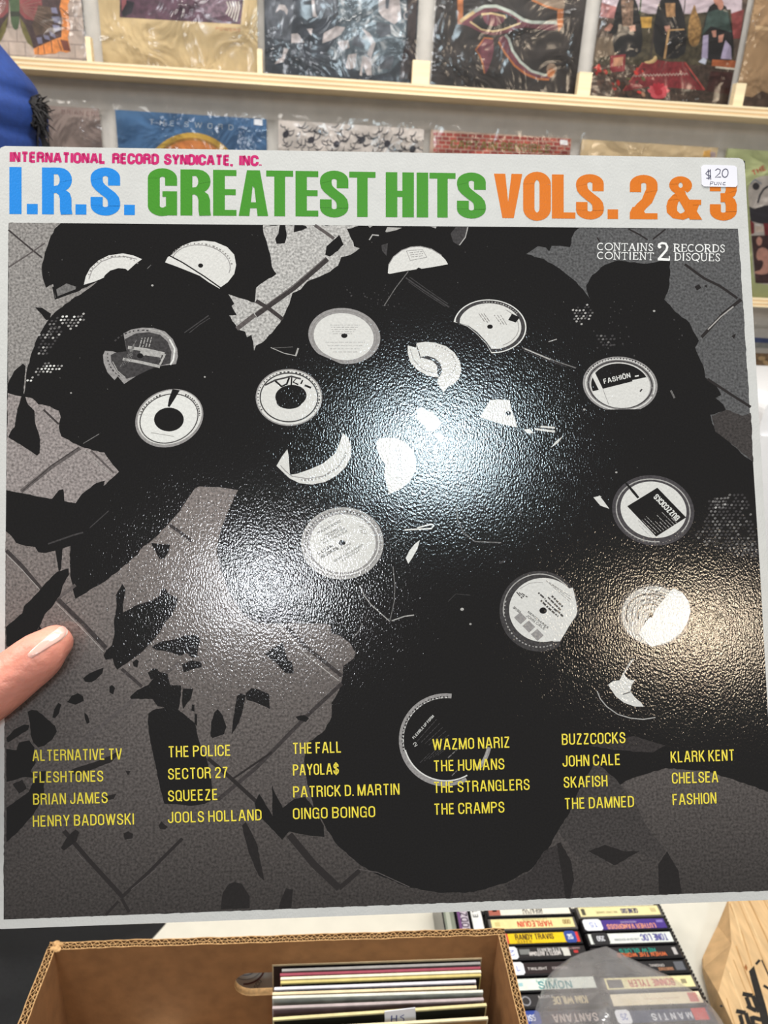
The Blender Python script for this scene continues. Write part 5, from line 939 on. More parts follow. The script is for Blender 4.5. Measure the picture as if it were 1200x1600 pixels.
# ------------------------------------------------------------------ cassettes
case_b = mat('case_black', (30, 29, 31), 0.18, 0.1); case_c = mat('case_clear_grey', (96, 92, 88), 0.12, 0.1)
def tape(x, y, rgb, lab, texts=(), stickers=(), case=None, rot=0, border=0.0022, blocks=(), wdt=0.1125):
    e = empty('cassette', (x, y, TZ+0.0022), lab, 'cassette', 'music cassettes standing spine up on the table'); e.rotation_euler = (0, 0, rot)
    Hh = 0.0668; w2 = wdt/2; d2 = 0.0083
    g = MB(); c_ = case or case_b
    b0 = [Vector((sx*w2, sy*d2, 0)) for sx, sy in ((-1, -1), (1, -1), (1, 1), (-1, 1))]; b1 = [Vector((v.x, v.y, Hh-.0008)) for v in b0]; g.prism(b0, b1, c_)
    b2 = [Vector((v.x*.985, v.y*.9, Hh)) for v in b0]; k = len(g.v); g.v += b1+b2
    for j in range(4): g.f.append((k+j, k+(j+1) % 4, k+4+(j+1) % 4, k+4+j)); g.m.append(0)
    g.f.append((k+4, k+5, k+6, k+7)); g.m.append(0); g.build('case', e)
    fn = lambda u, v: Vector((u, -v, Hh))
    sw, sd = w2-border-0.001, 0.0066
    g = MB(); sm = mat('spine_%d_%d_%d' % rgb, rgb, 0.35, 0.06, 200); g.box((-sw, -sd, Hh+.0001), (sw, sd, Hh+.0004), sm); g.build('spine_card', e)
    for (x0, x1, y0, y1, c) in blocks:
        P = Print(fn, (0, 0, 1), z0=5e-4, dz=4e-5); P.poly([(x0*sw, y0*sd), (x1*sw, y0*sd), (x1*sw, y1*sd), (x0*sw, y1*sd)], mat('ink_%d_%d_%d' % c, c, 0.4, 0)); P.build('printed_patch', e)
    for (t_, x0, x1, yc, h, c, up_) in texts:         # x in -1..1, yc in -1..1 (towards viewer), up_ False = upside down for the viewer
        P = Print(fn, (0, 0, 1), z0=5.8e-4, dz=4e-5); m = mat('ink_%d_%d_%d' % c, c, 0.4, 0); hh = h*sd*2
        if up_: P.text(t_, (x0*sw, yc*sd+hh/2), (x1*sw, yc*sd+hh/2), hh, m, wt=0.17)
        else: P.text(t_, (x1*sw, yc*sd-hh/2), (x0*sw, yc*sd-hh/2), hh, m, wt=0.17)
        P.build('lettering', e)
    for (x0, x1, c, t_, tc, up_) in stickers:
        g = MB(); sk = mat('sticker_%d_%d_%d' % c, c, 0.5, 0); r_ = .0025; X0, X1 = x0*w2, x1*w2; Y_ = .0078
        lp = [(X0+r_, -Y_), (X1-r_, -Y_), (X1, -Y_+r_), (X1, Y_-r_), (X1-r_, Y_), (X0+r_, Y_), (X0, Y_-r_), (X0, -Y_+r_)]
        g.prism([Vector((a, b, Hh+.0007)) for a, b in lp], [Vector((a, b, Hh+.0010)) for a, b in lp], sk); so = g.build('price_sticker', e)
        P = Print(fn, (0, 0, 1), z0=.00105, dz=3e-5); xa, xb = (X0*.75+X1*.25), (X0*.25+X1*.75)
        m = mat('ink_%d_%d_%d' % tc, tc, 0.5, 0)
        if up_: P.text(t_, (xa, .0035), (xb, .0035), .007, m, wt=.13)
        else: P.text(t_, (xb, -.0035), (xa, -.0035), .007, m, wt=.13)
        P.build('price', so)
    return e
WH = (238, 240, 246); BLP = (90, 110, 190); cream = (236, 222, 160); blackc = (34, 32, 34)
X1c, X2c = 0.2711, 0.3892
col1 = [(0.6481, (236, 230, 214), 'white spined tape lettered upside down in black, farthest of the left column', [('BENJY', -.2, .32, -.2, .5, (50, 46, 48), False), ('GREATEST', -.2, .32, .55, .3, (90, 86, 88), False)], [], [(-1, -.72, -1, 1, (170, 96, 80)), (-.9, -.8, -1, .2, (60, 40, 40))]),
 (0.6292, cream, 'pale yellow tape with large upside-down red lettering, just beyond the bright yellow one', [('HARLEQUIN', -.4, .46, .15, .62, (214, 70, 52), False), ('LOVE CRIMES', -.24, .36, -.72, .2, (170, 150, 100), False), ('OOO', .72, .92, -.1, .5, (150, 120, 70), False)], [], [(-.92, -.8, -.4, .5, (212, 194, 130))]),
 (0.6090, (238, 200, 22), 'bright yellow tape with brown lettering and a blue price sticker', [('RANDY TRAVIS', -.52, .42, -.25, .60, (84, 56, 20), True), ('OLD 8 X 10', -.50, -.14, .68, .26, (110, 76, 20), True)], [(.62, .88, (46, 72, 150), '295', WH, True)], [(-.76, -.68, -1, 1, (206, 60, 56)), (-1, -.76, -1, 1, (70, 60, 110)), (.86, 1, -1, 1, (222, 56, 52))]),
 (0.5900, blackc, 'black tape lettered upside down in white with a white sticker, behind a second stickered one', [('LETS HEAR IT', -.1, .5, -.5, .32, (224, 220, 216), False), ('MOSTLY AUTUMN', -.3, .45, .25, .42, (216, 210, 206), False), ('CASSETTE', .62, .92, -.6, .18, (200, 160, 160), False)], [(-.82, -.52, WH, '2', BLP, False)], [(-.50, -.26, -.7, .3, (120, 122, 120)), (.5, .66, -.8, .8, (210, 208, 200)), (.76, .86, -.2, .3, (190, 50, 50))]),
 (0.5705, (40, 28, 30), 'dark brown tape with tiny white lettering and a white sticker', [('TWILIGHT', -.42, .04, .1, .26, (220, 214, 210), True), ('KINGDOM', .14, .5, .1, .26, (170, 160, 160), True)], [(-.78, -.47, WH, '1', BLP, False)], []),
 (0.5515, (226, 232, 222), 'white tape with a large teal letter S partly under the plastic bag', [('LINDA', -.3, .2, -.6, .26, (60, 150, 150), True), ('SIMON', -.28, .5, .25, .7, (40, 140, 146), True)], [], [(-.8, -.62, -.3, .3, (160, 200, 206))]),
 (0.5325, (46, 44, 46), 'black tape with a grey ring emblem at its left end', [('MORE', -.35, 0, -.6, .25, (200, 198, 196), True), ('KIM WILDE', -.1, .7, .1, .7, (206, 190, 150), False)], [], []),
 (0.5135, (40, 40, 52), 'dark tape with a blue price sticker at its left end near the photo bottom', [('SANTANA', -.2, .8, .2, .7, (190, 176, 170), False)], [(-.76, -.40, (40, 66, 150), '195', WH, True)], []),
 (0.4945, (232, 214, 204), 'pinkish cream tape with red lettering under the plastic bag', [('JOE WALSH', -.4, .3, 0, .7, (200, 90, 80), False)], [], []),
 (0.4755, (60, 60, 66), 'charcoal tape, nearest of the left column', [], [], [])]
for y, rgb, lab, tx, stk_, blks in col1:
    o = tape(X1c, y, rgb, lab, tx, stk_, blocks=blks, case=case_c if 'pale yellow tape' in lab else None)
    if 'ring emblem' in lab:
        P = Print(lambda u, v: Vector((u, -v, .0668)), (0, 0, 1), z0=5e-4, dz=3e-5); P.line(ell(-.034, 0, .0048, .0048, 0, 0, 359, n=24), .0013, mat('ring_grey', (150, 150, 156), 0.5, 0.1)); P.build('ring_emblem', o)
col2 = [(0.6426, (238, 226, 170), 'cream tape with a small dark script emblem, farthest of the right column', [('GENESIS', .02, .46, 0, .55, (70, 66, 110), False), ('WE CANT DANCE', -.6, -.06, .2, .22, (150, 136, 100), False)], [], [(-.95, -.86, -.7, .7, (80, 76, 60)), (.78, .92, -.5, .4, (206, 190, 140))]),
 (0.6238, (74, 52, 136), 'purple tape with upside-down orange lettering beside a white sticker', [('LUTHER VANDROSS', -.48, .74, .45, .52, (234, 160, 130), False), ('FOREVER FOR ALWAYS', -.1, .3, -.45, .2, (170, 150, 190), False)], [(-.96, -.54, WH, '15', BLP, False)], [(.8, .96, -.7, -.2, (140, 124, 190))]),
 (0.6049, (228, 232, 226), 'white tape with upside-down violet lettering and a black price label', [('TONE LOC', .22, .9, 0, .72, (96, 92, 160), False), ('LOC-ED AFTER DARK', -.42, .18, .3, .22, (120, 120, 130), False)], [(-.88, -.50, (34, 34, 36), '350', WH, False)], []),
 (0.5861, (34, 32, 34), 'black tape with teal and orange lettering, fourth row of the right column', [('NEW BLUES', -.42, .46, -.3, .42, (40, 160, 140), False), ('WHEN THE WORLD', -.5, .68, .5, .42, (226, 116, 66), False)], [], [(.86, .95, -.7, .7, (190, 186, 184))]),
 (0.5672, (32, 31, 34), 'black tape with small white print above the cream one', [('ORIGINAL', .14, .5, -.2, .25, (196, 190, 186), False), ('SOUNDTRACK', .32, .68, .5, .3, (170, 120, 90), False)], [], [(.74, .96, -.8, .8, (96, 98, 104))]),
 (0.5484, (238, 226, 170), 'cream tape with upside-down red lettering partly under the plastic bag', [('BONNIE TYLER', -.5, .56, .05, .66, (206, 92, 82), False)], [], [(-.96, -.62, -.7, .8, (70, 62, 56)), (.72, .84, -.4, .4, (150, 140, 110))]),
 (0.5295, (236, 222, 190), 'plain cream tape with a red end block, under the plastic bag', [], [], [(.72, .92, -.8, .8, (206, 110, 100)), (-.3, .5, -.1, .1, (222, 200, 170))]),
 (0.5106, (52, 62, 92), 'navy tape with spaced white letters and a red end block', [('M A N T I S', -.3, .62, .2, .6, (220, 222, 230), False)], [(-.98, -.68, WH, '25', BLP, False)], [(.64, .96, -1, 1, (206, 66, 62))]),
 (0.4918, (120, 112, 104), 'grey-brown tape just below the navy one', [], [], []), (0.4729, (200, 190, 160), 'dull cream tape, nearest of the right column', [], [], [])]
for y, rgb, lab, tx, stk_, blks in col2: tape(X2c, y, rgb, lab, tx, stk_, blocks=blks, case=case_c if 'cream tape with upside-down red' in lab or 'script' in lab else None)
for x, rgb, lab, tx, blks in ((0.1660, (126, 132, 118), 'grey-green tape set crosswise, leftmost of three beside the carton', [], [(-.6, .8, -.6, .2, (170, 174, 160))]), (0.1836, (196, 186, 196), 'lilac and white tape set crosswise, middle of three', [('GODZONE', -.5, .5, .2, .7, (70, 56, 76), True)], [(-1, 1, -1, -.45, (110, 70, 120))]), (0.2012, (232, 232, 228), 'white tape with an orange-red letter set crosswise, right of three', [('ET', -.1, .15, -.2, .5, (60, 60, 64), True), ('SG', -.8, -.5, 0, .5, (216, 110, 80), True)], [])):
    o = tape(x, 0.645, rgb, lab, tx, (), blocks=blks, rot=math.pi/2)
e = empty('cassette_tray', (0, 0, TZ), 'low black tray with a ribbed rim around two columns of cassettes', 'tray'); tb = mat('tray_black', (34, 33, 36), 0.5, 0.1)
g = MB(); g.box((.2115, .458, .0003), (.4515, .664, .0018), tb); g.box((.4475, .458, .0018), (.4515, .664, .058), tb); g.box((.2115, .6585, .0018), (.4475, .664, .05), tb); g.build('tray_body', e)
g = MB()
for k in range(44): g.box((.4515, .460+k*.00462, .006), (.4530, .4624+k*.00462, .060), tb)
tag(g.build('rim_ribs', e), kind='stuff')
# ------------------------------------------------------------------ clear plastic bag standing over the tapes
m = bpy.data.materials.new('milky_plastic'); m.use_nodes = True; nt = m.node_tree; N = nt.nodes; L = nt.links
for n_ in list(N): N.remove(n_)
out = N.new('ShaderNodeOutputMaterial'); tr = N.new('ShaderNodeBsdfTransparent'); df = N.new('ShaderNodeBsdfTranslucent'); d2 = N.new('ShaderNodeBsdfDiffuse'); gl2 = N.new('ShaderNodeBsdfGlossy'); m1 = N.new('ShaderNodeMixShader'); m2 = N.new('ShaderNodeMixShader'); m3 = N.new('ShaderNodeMixShader')
df.inputs[0].default_value = (.95, .93, .95, 1); d2.inputs[0].default_value = (.95, .93, .95, 1); gl2.inputs['Roughness'].default_value = .18; m1.inputs[0].default_value = .5; L.new(df.outputs[0], m1.inputs[1]); L.new(d2.outputs[0], m1.inputs[2])
tc = N.new('ShaderNodeTexCoord'); nz_ = N.new('ShaderNodeTexNoise'); nz_.inputs['Scale'].default_value = 26; nz_.inputs['Detail'].default_value = 4; L.new(tc.outputs['Object'], nz_.inputs['Vector'])
mr2 = N.new('ShaderNodeMapRange'); mr2.inputs['To Min'].default_value = .10; mr2.inputs['To Max'].default_value = .48; L.new(nz_.outputs[0], mr2.inputs['Value']); L.new(mr2.outputs[0], m2.inputs[0]); L.new(tr.outputs[0], m2.inputs[1]); L.new(m1.outputs[0], m2.inputs[2])
bp = N.new('ShaderNodeBump'); bp.inputs['Distance'].default_value = .006; L.new(nz_.outputs[0], bp.inputs['Height']); L.new(bp.outputs[0], gl2.inputs['Normal']); m3.inputs[0].default_value = .16; L.new(m2.outputs[0], m3.inputs[1]); L.new(gl2.outputs[0], m3.inputs[2]); L.new(m3.outputs[0], out.inputs[0])
g = MB(); g.mi(m)
Lx = [(1479, 944), (1486, 918), (1492, 898), (1500, 885), (1515, 865), (1530, 853), (1560, 842), (1600, 829), (1660, 815), (1730, 805)]
Rx = [(1479, 948), (1492, 975), (1505, 1002), (1520, 1035), (1530, 1058), (1545, 1078), (1560, 1098), (1575, 1114), (1600, 1132), (1660, 1152), (1730, 1172)]
def itp(T_, v):
    for (a, x), (b_, y) in zip(T_, T_[1:]):
        if a <= v <= b_: return x+(y-x)*(v-a)/(b_-a)
    return T_[-1][1]
rowsn, cols = 26, 22
for j in range(rowsn+1):
    v = 1479+(1730-1479)*(j/rowsn)**1.25; xl, xr = itp(Lx, v), itp(Rx, v)
    for i in range(cols+1):
        t = i/cols; u = xl+(xr-xl)*t
        ridge = max(0, 1-abs(u-(945+(v-1479)*.02))/55)
        hgt = .0815+(.022*math.sin(math.pi*t)+.02*ridge)*min(1, (v-1479)/90)+.004*noise.noise(Vector((u*.03, v*.03, 0)))
        hgt = max(hgt, .0745); 
        if i in (0, cols): hgt = .0725
        g.v.append(on_z(u, v, TZ+hgt))
for j in range(rowsn):
    for i in range(cols): k = j*(cols+1)+i; g.f.append((k, k+cols+1, k+cols+2, k+1)); g.m.append(0)
bag = g.build('plastic_bag', None, smooth=True); tag(bag, 'crumpled clear plastic bag lying over the near cassettes', 'bag')
# ------------------------------------------------------------------ pine crate at right
wood = mat('crate_pine', (216, 180, 132), 0.6, 0.14, 30, stretch=(5, 1, 1), bump=0.0002); wood_s = mat('crate_pine_end', (206, 168, 120), 0.7, 0.14, 60)
def on_plane(u, v, p0, nn):
    r = ray(u, v); return CAM+r*((p0-CAM).dot(nn)/r.dot(nn))
ZT = .775
pp = lambda u, v: on_z(u, v, ZT); nn = Vector((0, 0, 1))
A, F_, E_, D_, C_, B_ = [pp(*q_) for q_ in ((1138, 1404), (1143, 1475), (1122, 1551), (1168, 1650), (1420, 1650), (1330, 1385))]
G_, G2, H_, I_ = on_z(1121, 1446, .752), on_z(1115, 1458, .752), on_z(1098, 1495, .748), on_z(1099, 1512, .748)
ce = empty('wooden_crate', (D_.x+.02, D_.y+.03, TZ), 'pale pine crate with burnt-in black lettering and a chipped corner, right of the cassettes', 'crate'); od = Vector((D_.x+.02, D_.y+.03, TZ))
g = MB(); g.poly([p-od for p in (A, F_, E_, D_, C_, B_)], wood); g.build('lettered_lid', ce)
g = MB(); chain = [A, G_, G2, H_, I_, E_]
for a_, b_ in zip(chain, chain[1:]): g.poly([p-od for p in (a_, b_, F_)], wood_s)
g.build('chipped_corner', ce)
g = MB(); lowc = [Vector((p.x, p.y, .742)) for p in (A, G_, G2, H_, I_, E_, D_, C_, B_)]; up_c = [A, G_, G2, H_, I_, E_, D_, C_, B_]
for j in range(9): k = (j+1) % 9; g.poly([p-od for p in (lowc[j], lowc[k], up_c[k], up_c[j])], wood_s, tess=False)
g.poly([p-od for p in lowc[::-1]], wood_s); g.build('lid_edge', ce)
g = MB(); g.box((E_.x+.055-od.x, max(D_.y, C_.y)+.02-od.y, .001), (min(B_.x, C_.x)-.03-od.x, min(A.y, B_.y)-.10-od.y, .742-TZ-.0005), wood_s); g.build('crate_body', ce)
P = Print(lambda u, v: pp(u, v)-od, nn, z0=1e-4, dz=3e-5); bk = mat('burnt_black', (30, 26, 22), 0.8, 0.3, 300)
gr1 = mat('grain_dark', (186, 142, 88), 0.6, 0.15, 80); gr2 = mat('grain_light', (228, 196, 148), 0.6, 0.1, 80)
for pts, wd in (([(1140, 1412), (1160, 1460), (1175, 1510)], 1.6), ([(1152, 1404), (1180, 1470), (1205, 1530)], 1.2), ([(1168, 1402), (1195, 1460), (1230, 1540)], 2.0), ([(1150, 1478), (1165, 1520), (1180, 1560)], 2.0), ([(1190, 1400), (1240, 1500)], 1.4), ([(1135, 1560), (1160, 1640)], 1.2), ([(1146, 1500), (1170, 1560)], 1.0)): P.line(pts, wd, gr1)
for pts, wd in (([(1143, 1412), (1155, 1450), (1160, 1470)], 2.4), ([(1158, 1404), (1190, 1480)], 2), ([(1140, 1520), (1165, 1590)], 2)): P.line(pts, wd, gr2)
P.poly([(1165, 1506), (1168, 1512), (1167, 1518), (1163, 1512)], mat('knot', (150, 92, 44), 0.6)); P.poly(ell(1127, 1572, 2.5, 2, 0, n=10), bk)
P.poly([(1170, 1518), (1178, 1509), (1184, 1530), (1196, 1570), (1210, 1625), (1196, 1625), (1184, 1572)], bk); P.line([(1181, 1507), (1187, 1500)], 4, bk); P.line([(1190, 1500), (1206, 1536)], 2, bk); P.line([(1193, 1540), (1206, 1548)], 4, bk)
for pts in ([(1160, 1553), (1176, 1556)], [(1176, 1556), (1186, 1582)], [(1167, 1572), (1182, 1580)], [(1166, 1558), (1172, 1574)], [(1150, 1580), (1165, 1583)], [(1165, 1583), (1172, 1606)], [(1156, 1600), (1166, 1606)], [(1156, 1586), (1160, 1600)], [(1174, 1588), (1180, 1612)], [(1176, 1590), (1190, 1594)], [(1180, 1602), (1192, 1606)]): P.line(pts, 6.5, bk)
P.build('burnt_lettering', ce)
# ------------------------------------------------------------------ black coat heaped on the table at left
cm = mat('black_cloth', (11, 12, 15), 0.8, 0.3, 200, bump=0.0005, bscale=700); g = MB(); g.mi(cm)
p1 = on_z(240, 1465, TZ); p2 = on_z(258, 1445, TZ)
NX, NY = 70, 60; idx = {}
def inreg(x, y):
    if y < .452: return x < BX0-.004
    return x < p1.x+(y-p1.y)*(p2.x-p1.x)/(p2.y-p1.y) 
for j in range(NY+1):
    for i in range(NX+1):
        x = -.80+.74*i/NX; y = .06+.64*j/NY; 
        if y > .452: x = -.80+(p1.x+(y-p1.y)*(p2.x-p1.x)/(p2.y-p1.y)+.80)*i/NX
        else: x = -.80+(BX0-.004+.80)*i/NX
        edge = min(i, NX-i, j, NY-j)/6.0; f = min(1, edge)
        fold = .5+.5*math.sin((x*.9+y*.6)*60+3*noise.noise(Vector((x*6, y*6, 0)))); hgt = .0015+f*(.012+.022*fold*abs(noise.noise(Vector((x*7, y*7, 3))))*1.6+.02*(noise.noise(Vector((x*4, y*4, 7)))+.4))
        g.v.append(Vector((x, y, TZ+max(.0012, hgt))))
for j in range(NY):
    for i in range(NX): k = j*(NX+1)+i; g.f.append((k, k+1, k+NX+2, k+NX+1)); g.m.append(0)
o = g.build('black_coat', None, smooth=True); tag(o, 'black coat lying in soft folds on the table left of the open carton', 'coat')
# ------------------------------------------------------------------ white cabinet at the right edge
c0 = on_y(1194, 640, 1.20); e = empty('white_cabinet', (c0.x+.2, 1.38, 0), 'tall white cabinet with rounded top corners showing past the held cover', 'cabinet'); wm = mat('enamel_white', (244, 244, 246), 0.35, 0.02)
zt = on_y(1200, 620, 1.20).z; w_ = .2; lp = []
for a in range(0, 91, 15): lp.append((-w_+.03-.03*math.sin(math.radians(90-a)), zt-.03+.03*math.cos(math.radians(90-a))))
lp = [(-w_, 0)]+lp+[(-x, z_) for x, z_ in lp[::-1]]+[(w_, 0)]
g = MB(); g.prism([Vector((x, -.18, z_)) for x, z_ in lp], [Vector((x, .18, z_)) for x, z_ in lp], wm); g.build('cabinet_body', e)
g = MB(); g.box((-w_+.004, -.186, .05), (w_-.004, -.1815, zt-.07), wm); d_ = g.build('cabinet_door', e); g = MB(); g.box((-w_+.02, -.2, .6), (-w_+.035, -.187, .8), leg_m); g.build('handle', d_)
# ------------------------------------------------------------------ hand holding the sleeve
def remesh(o, vox, mats, sm=4):
    md = o.modifiers.new('r', 'REMESH'); md.mode = 'VOXEL'; md.voxel_size = vox; md.use_smooth_shade = True
    ms = o.modifiers.new('s', 'SMOOTH'); ms.iterations = sm; ms.factor = .5
    dg = bpy.context.evaluated_depsgraph_get(); ev = o.evaluated_get(dg); me = bpy.data.meshes.new_from_object(ev); o.modifiers.clear()
    old = o.data; o.data = me; bpy.data.meshes.remove(old)
    me.materials.clear()
    for m_ in mats: me.materials.append(m_)
    me.polygons.foreach_set('use_smooth', [True]*len(me.polygons)); me.polygons.foreach_set('material_index', [0]*len(me.polygons)); me.update()
skin = mat('skin', (228, 150, 130), 0.45, 0.16, 70, bump=0.0006, bscale=260, stretch=(1, 1, 1)); sb = skin.node_tree.nodes['Principled BSDF']; sb.inputs['Subsurface Weight'].default_value = .25; sb.inputs['Subsurface Radius'].default_value = (.006, .0022, .0012); sb.inputs['Subsurface Scale'].default_value = 1
def sdep(u, v):                      # depth of the sleeve face along this pixel
    r = ray(u, v); return (SO-CAM).dot(SN)/r.dot(SN)
def fp(u, v, off): return at_depth(u, v, sdep(u, v))+SN*off
hand = empty('hand', fp(-120, 1180, .005), 'left hand gripping the held cover, pale thumb laid across its left edge', 'hand'); hb = hand.location.copy()
g = MB(); sk0 = skin
th = [(98, 1001, .0072, .0060), (94, 1005, .0086, .0080), (84, 1014, .0095, .0092), (70, 1026, .0098, .0098), (52, 1040, .0100, .0100), (32, 1056, .0102, .0104), (8, 1074, .0106, .0110), (-24, 1092, .0112, .0115), (-60, 1120, .0122, .0120), (-105, 1160, .0140, .0115), (-150, 1215, .0165, .0070)]
g.tube([fp(u, v, h) - hb for u, v, h, r_ in th], [r_ for u, v, h, r_ in th], sk0, n=18, up=SN)
g.ball(fp(97, 1001, .0074)-hb, .0072, sk0)
palm = [(-95, 1180, -.004, .018), (-150, 1230, -.006, .021), (-170, 1300, -.010, .022), (-165, 1370, -.012, .021), (-190, 1450, -.010, .022), (-240, 1560, .0, .023)]
g.tube([fp(u, v, h)-hb for u, v, h, r_ in palm], [r_ for *_, r_ in palm], sk0, n=18, up=SN, flat=1)
g.tube([fp(-90, 1190, -.018)-hb, fp(-95, 1270, -.020)-hb, fp(-100, 1350, -.020)-hb, fp(-120, 1420, -.018)-hb], [.013, .0135, .0135, .012], sk0, n=16, up=SN)
for k, (v0, ln, rr_, tw) in enumerate(((1165, 250, .0086, -60), (1235, 285, .0088, -30), (1305, 265, .0084, 5), (1372, 205, .0075, 40))):
    pts = [(-120, v0, -.018), (-60, v0+tw*.15, -.020), (10, v0+tw*.4, -.0190), (ln*.45, v0+tw*.7, -.0172), (ln*.8, v0+tw, -.0155), (ln, v0+tw*1.15, -.0142)]
    g.tube([fp(*p)-hb for p in pts], [rr_*1.25, rr_*1.12, rr_*1.02, rr_*.98, rr_*.9, rr_*.62], sk0, n=14, up=SN)
    g.ball(fp(ln-3, v0+tw*1.13, -.0140)-hb, rr_*.75, sk0)
wr = [fp(-200, 1470, -.006), fp(-290, 1640, .004), fp(-380, 1800, .02), fp(-560, 2100, .05)]
g.tube([p-hb for p in wr], [.024, .026, .027, .034], sk0, n=18, up=SN)
ho_ = g.build('hand_skin', hand); remesh(ho_, .0016, [skin], 5)
# nail laid on the thumb by casting camera rays on to it
bpy.context.view_layer.update()
from mathutils.bvhtree import BVHTree
bv = BVHTree.FromPolygons([v.co+hb for v in ho_.data.vertices], [tuple(p.vertices) for p in ho_.data.polygons])
nail = [(43, 1022), (52, 1013), (66, 1000.5), (80, 989), (92, 980.5), (100, 976.5), (105, 977.5), (106.5, 984), (105, 991), (98, 998), (86, 1006), (72, 1015), (58, 1023.5), (49, 1028), (44, 1026)]
ncx = sum(p[0] for p in nail)/len(nail); ncy = sum(p[1] for p in nail)/len(nail)
g = MB(); nm = mat('nail', (244, 190, 176), 0.16, 0.04, 60, coat=.4); nt_ = mat('nail_tip', (250, 232, 216), 0.2, 0.02); g.mi(nm); g.mi(nt_)
rings = [0, .25, .5, .72, .88, 1.0]
def hit(u, v, off):
    for s_ in (1, .97, .93, .88, .8, .7, .6):
        uu = ncx+(u-ncx)*s_+ (0 if s_ == 1 else .3); vv = ncy+(v-ncy)*s_+(0 if s_ == 1 else .6); r = ray(uu, vv).normalized(); h_ = bv.ray_cast(CAM, r)
        if h_[0] is not None and h_[3] < sdep(uu, vv)*1.2: return h_[0]+h_[1]*off
    return fp(u, v, .012)
for q, rg in enumerate(rings):
    for (u, v) in nail: g.v.append(hit(ncx+(u-ncx)*rg, ncy+(v-ncy)*rg, .00045 if rg < 1 else .0001)-hb)
n = len(nail)
for q in range(len(rings)-1):
    for j in range(n):
        k = q*n; g.f.append((k+j, k+(j+1) % n, k+n+(j+1) % n, k+n+j)); g.m.append(1 if (q >= 4 and nail[j][0] > 90) else 0)
g.build('thumbnail', hand, smooth=True)['label'] = 'short glossy nail with a pale tip'
# ------------------------------------------------------------------ shopper in a blue cap at left
hc_ = at_depth(-58, 186, 1.05); HXp, HYp, HZp = hc_
pe = empty('person', (HXp, HYp, 0), 'person in a bright blue knitted cap browsing the wall, dark hair sticking out', 'person'); o3 = Vector((HXp, HYp, 0)); pz = HZp
g = MB(); sk2 = skin; sc_ = pz/1.66
g.ball((0, .01, pz-.02), (.078, .095, .115), sk2, 20, 14); g.tube([(0, -.01, pz-.09), (0, -.02, pz-.19)], [.056, .062], sk2, n=16, up=Vector((0, 1, 0)))
g.ball((0, .108, pz-.045), (.014, .018, .022), sk2); g.ball((0, .085, pz-.105), (.04, .03, .025), sk2)
for s_ in (-1, 1): g.ball((s_*.082, -.005, pz-.05), (.012, .02, .03), sk2); g.tube([(s_*.25, .20, 1.12*sc_), (s_*.22, .27, 1.16*sc_)], [.03, .028], sk2, n=12)
for s_ in (-1, 1):
    for f_ in range(4): x_ = s_*.22+(f_-1.5)*.019; g.tube([(x_, .27, 1.165*sc_), (x_, .31, 1.175*sc_), (x_, .335, 1.155*sc_)], [.0095, .009, .007], sk2, n=8)
    g.tube([(s_*.19, .26, 1.17*sc_), (s_*.175, .29, 1.19*sc_)], [.011, .008], sk2, n=8)
bo = g.build('head_and_hands', pe); remesh(bo, .006, [skin], 2)
jk = mat('jacket_navy', (34, 40, 60), 0.85, 0.15, 80, bump=0.001, bscale=60); tr_ = mat('trousers_charcoal', (44, 44, 50), 0.85, 0.1)
g = MB(); sh = 1.40*sc_
g.tube([(0, -.02, .86*sc_), (0, -.02, 1.0*sc_), (0, -.02, 1.2*sc_), (0, -.025, 1.36*sc_), (0, -.02, 1.44*sc_), (0, -.02, pz-.155)], [.165, .165, .18, .175, .12, .07], jk, n=22, up=Vector((0, 1, 0)), flat=.68)
for s_ in (-1, 1): g.ball((s_*.165, -.02, sh-.02), (.062, .06, .06), jk); g.tube([(s_*.17, -.02, sh-.02), (s_*.235, .0, 1.2*sc_), (s_*.27, .03, 1.08*sc_), (s_*.26, .13, 1.09*sc_), (s_*.25, .21, 1.125*sc_)], [.06, .052, .048, .044, .038], jk, n=14, up=Vector((0, 1, 0)))
jo = g.build('jacket', pe); remesh(jo, .009, [jk], 4)
g = MB()
for s_ in (-1, 1): g.tube([(s_*.085, -.02, .90*sc_), (s_*.09, -.02, .72*sc_), (s_*.095, -.01, .48*sc_), (s_*.10, -.025, .25*sc_), (s_*.10, -.03, .07)], [.095, .088, .066, .06, .052], tr_, n=14, up=Vector((0, 1, 0)))
to_ = g.build('trousers', pe); remesh(to_, .01, [tr_], 3)
for s_ in (-1, 1):
    g = MB(); shm = mat('shoe_black', (24, 24, 26), 0.4); g.tube([(s_*.10, -.09, .045), (s_*.10, -.03, .055), (s_*.105, .06, .042), (s_*.11, .13, .032), (s_*.11, .165, .028)], [.036, .044, .044, .038, .022], shm, n=14, flat=1); so = g.build('shoe', pe); 
    for v_ in so.data.vertices: v_.co.z = max(0.0, v_.co.z)
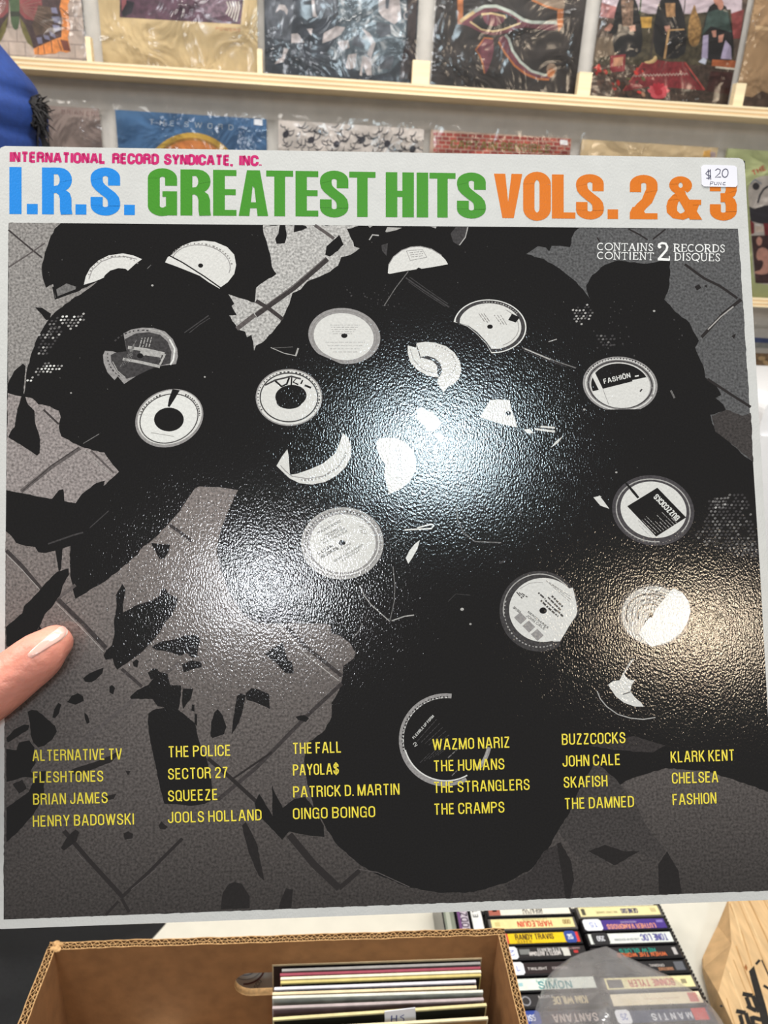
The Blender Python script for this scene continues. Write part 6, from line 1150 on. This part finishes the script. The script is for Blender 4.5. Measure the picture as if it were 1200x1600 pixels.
# cap
cap_m = mat('cap_blue', (30, 62, 132), 0.75, 0.12, 160, bump=0.0006, bscale=900); g = MB(); g.mi(cap_m); nr, ns = 22, 40
prof = [(.142, .0), (.138, .024), (.122, .045), (.104, .060), (.083, .078), (.060, .097), (.040, .110), (.018, .1145), (-.004, .1135), (-.024, .110), (-.043, .106)]
nr = (len(prof)-1)*3
for j in range(nr+1):
    q_ = j/3; i0 = min(int(q_), len(prof)-2); f_ = q_-i0; dz_ = prof[i0][0]*(1-f_)+prof[i0+1][0]*f_; rr_ = prof[i0][1]*(1-f_)+prof[i0+1][1]*f_; zz = pz+dz_
    for k in range(ns):
        a = 2*math.pi*k/ns; wr_ = 1+.05*noise.noise(Vector((math.cos(a)*2, math.sin(a)*2, zz*14)))
        crease = -.010*math.exp(-((dz_-.052+.02*math.cos(a))/.010)**2)-.005*math.exp(-((dz_+.012+.008*math.cos(2*a))/.006)**2)
        r2_ = max(0, rr_*wr_+(crease if rr_ > .04 else 0)); g.v.append(Vector((math.cos(a)*r2_, math.sin(a)*r2_*1.10, zz)))
for j in range(nr):
    for k in range(ns): g.f.append((j*ns+k, (j+1)*ns+k, (j+1)*ns+(k+1) % ns, j*ns+(k+1) % ns)); g.m.append(0)
g.build('knitted_cap', pe, smooth=True)['label'] = 'bright blue cap'
# hair: strands springing from under the cap on the right
g = MB(); hm = mat('hair_black', (16, 12, 12), 0.7, 0.2); rh = random.Random(5)
root = at_depth(54, 178, 1.04)-o3
def hp(u, v, d=1.04): return at_depth(u, v, d)-o3
g.ball(hp(58, 178), (.014, .014, .022), hm, 10, 8)
for k in range(260):
    a = hp(50+rh.uniform(-8, 4), 178+rh.uniform(-26, 22), 1.045+rh.uniform(-.02, .02)); u2, v2 = rh.gauss(67, 6), rh.gauss(180, 15)
    if k % 6 == 0: v2 += rh.uniform(15, 45); u2 += rh.uniform(-4, 8)
    b_ = hp(u2, v2, 1.04+rh.uniform(-.02, .02)); mpt = (a+b_)/2+Vector((rh.uniform(0, .006), rh.uniform(-.004, .004), rh.uniform(-.002, .008)))
    g.tube([a, mpt, b_], [.0016, .0014, .0005], hm, n=4, caps=False)
for k in range(16):
    a = hp(56+rh.uniform(-4, 6), 188, 1.04); u2 = rh.uniform(70, 82); g.tube([a, hp(66+rh.uniform(-3, 3), 208, 1.04), hp(u2, 240+rh.uniform(-8, 14), 1.04)], [.0018, .0015, .0008], hm, n=4, caps=False)
for k in range(300):
    a0 = rh.uniform(math.pi, 2*math.pi) if k % 2 else rh.uniform(0, 2*math.pi); 
    if .25*math.pi < a0 % (2*math.pi) < .75*math.pi: continue
    x_, y_ = math.cos(a0), math.sin(a0); g.tube([(x_*.088, y_*.10, pz-.02), (x_*.094, y_*.106, pz-.07), (x_*.082+rh.uniform(-.01, .01), y_*.094, pz-.13+rh.uniform(-.02, .02))], [.0035, .0035, .001], hm, n=4, caps=False)
tag(g.build('hair', pe), kind='stuff')
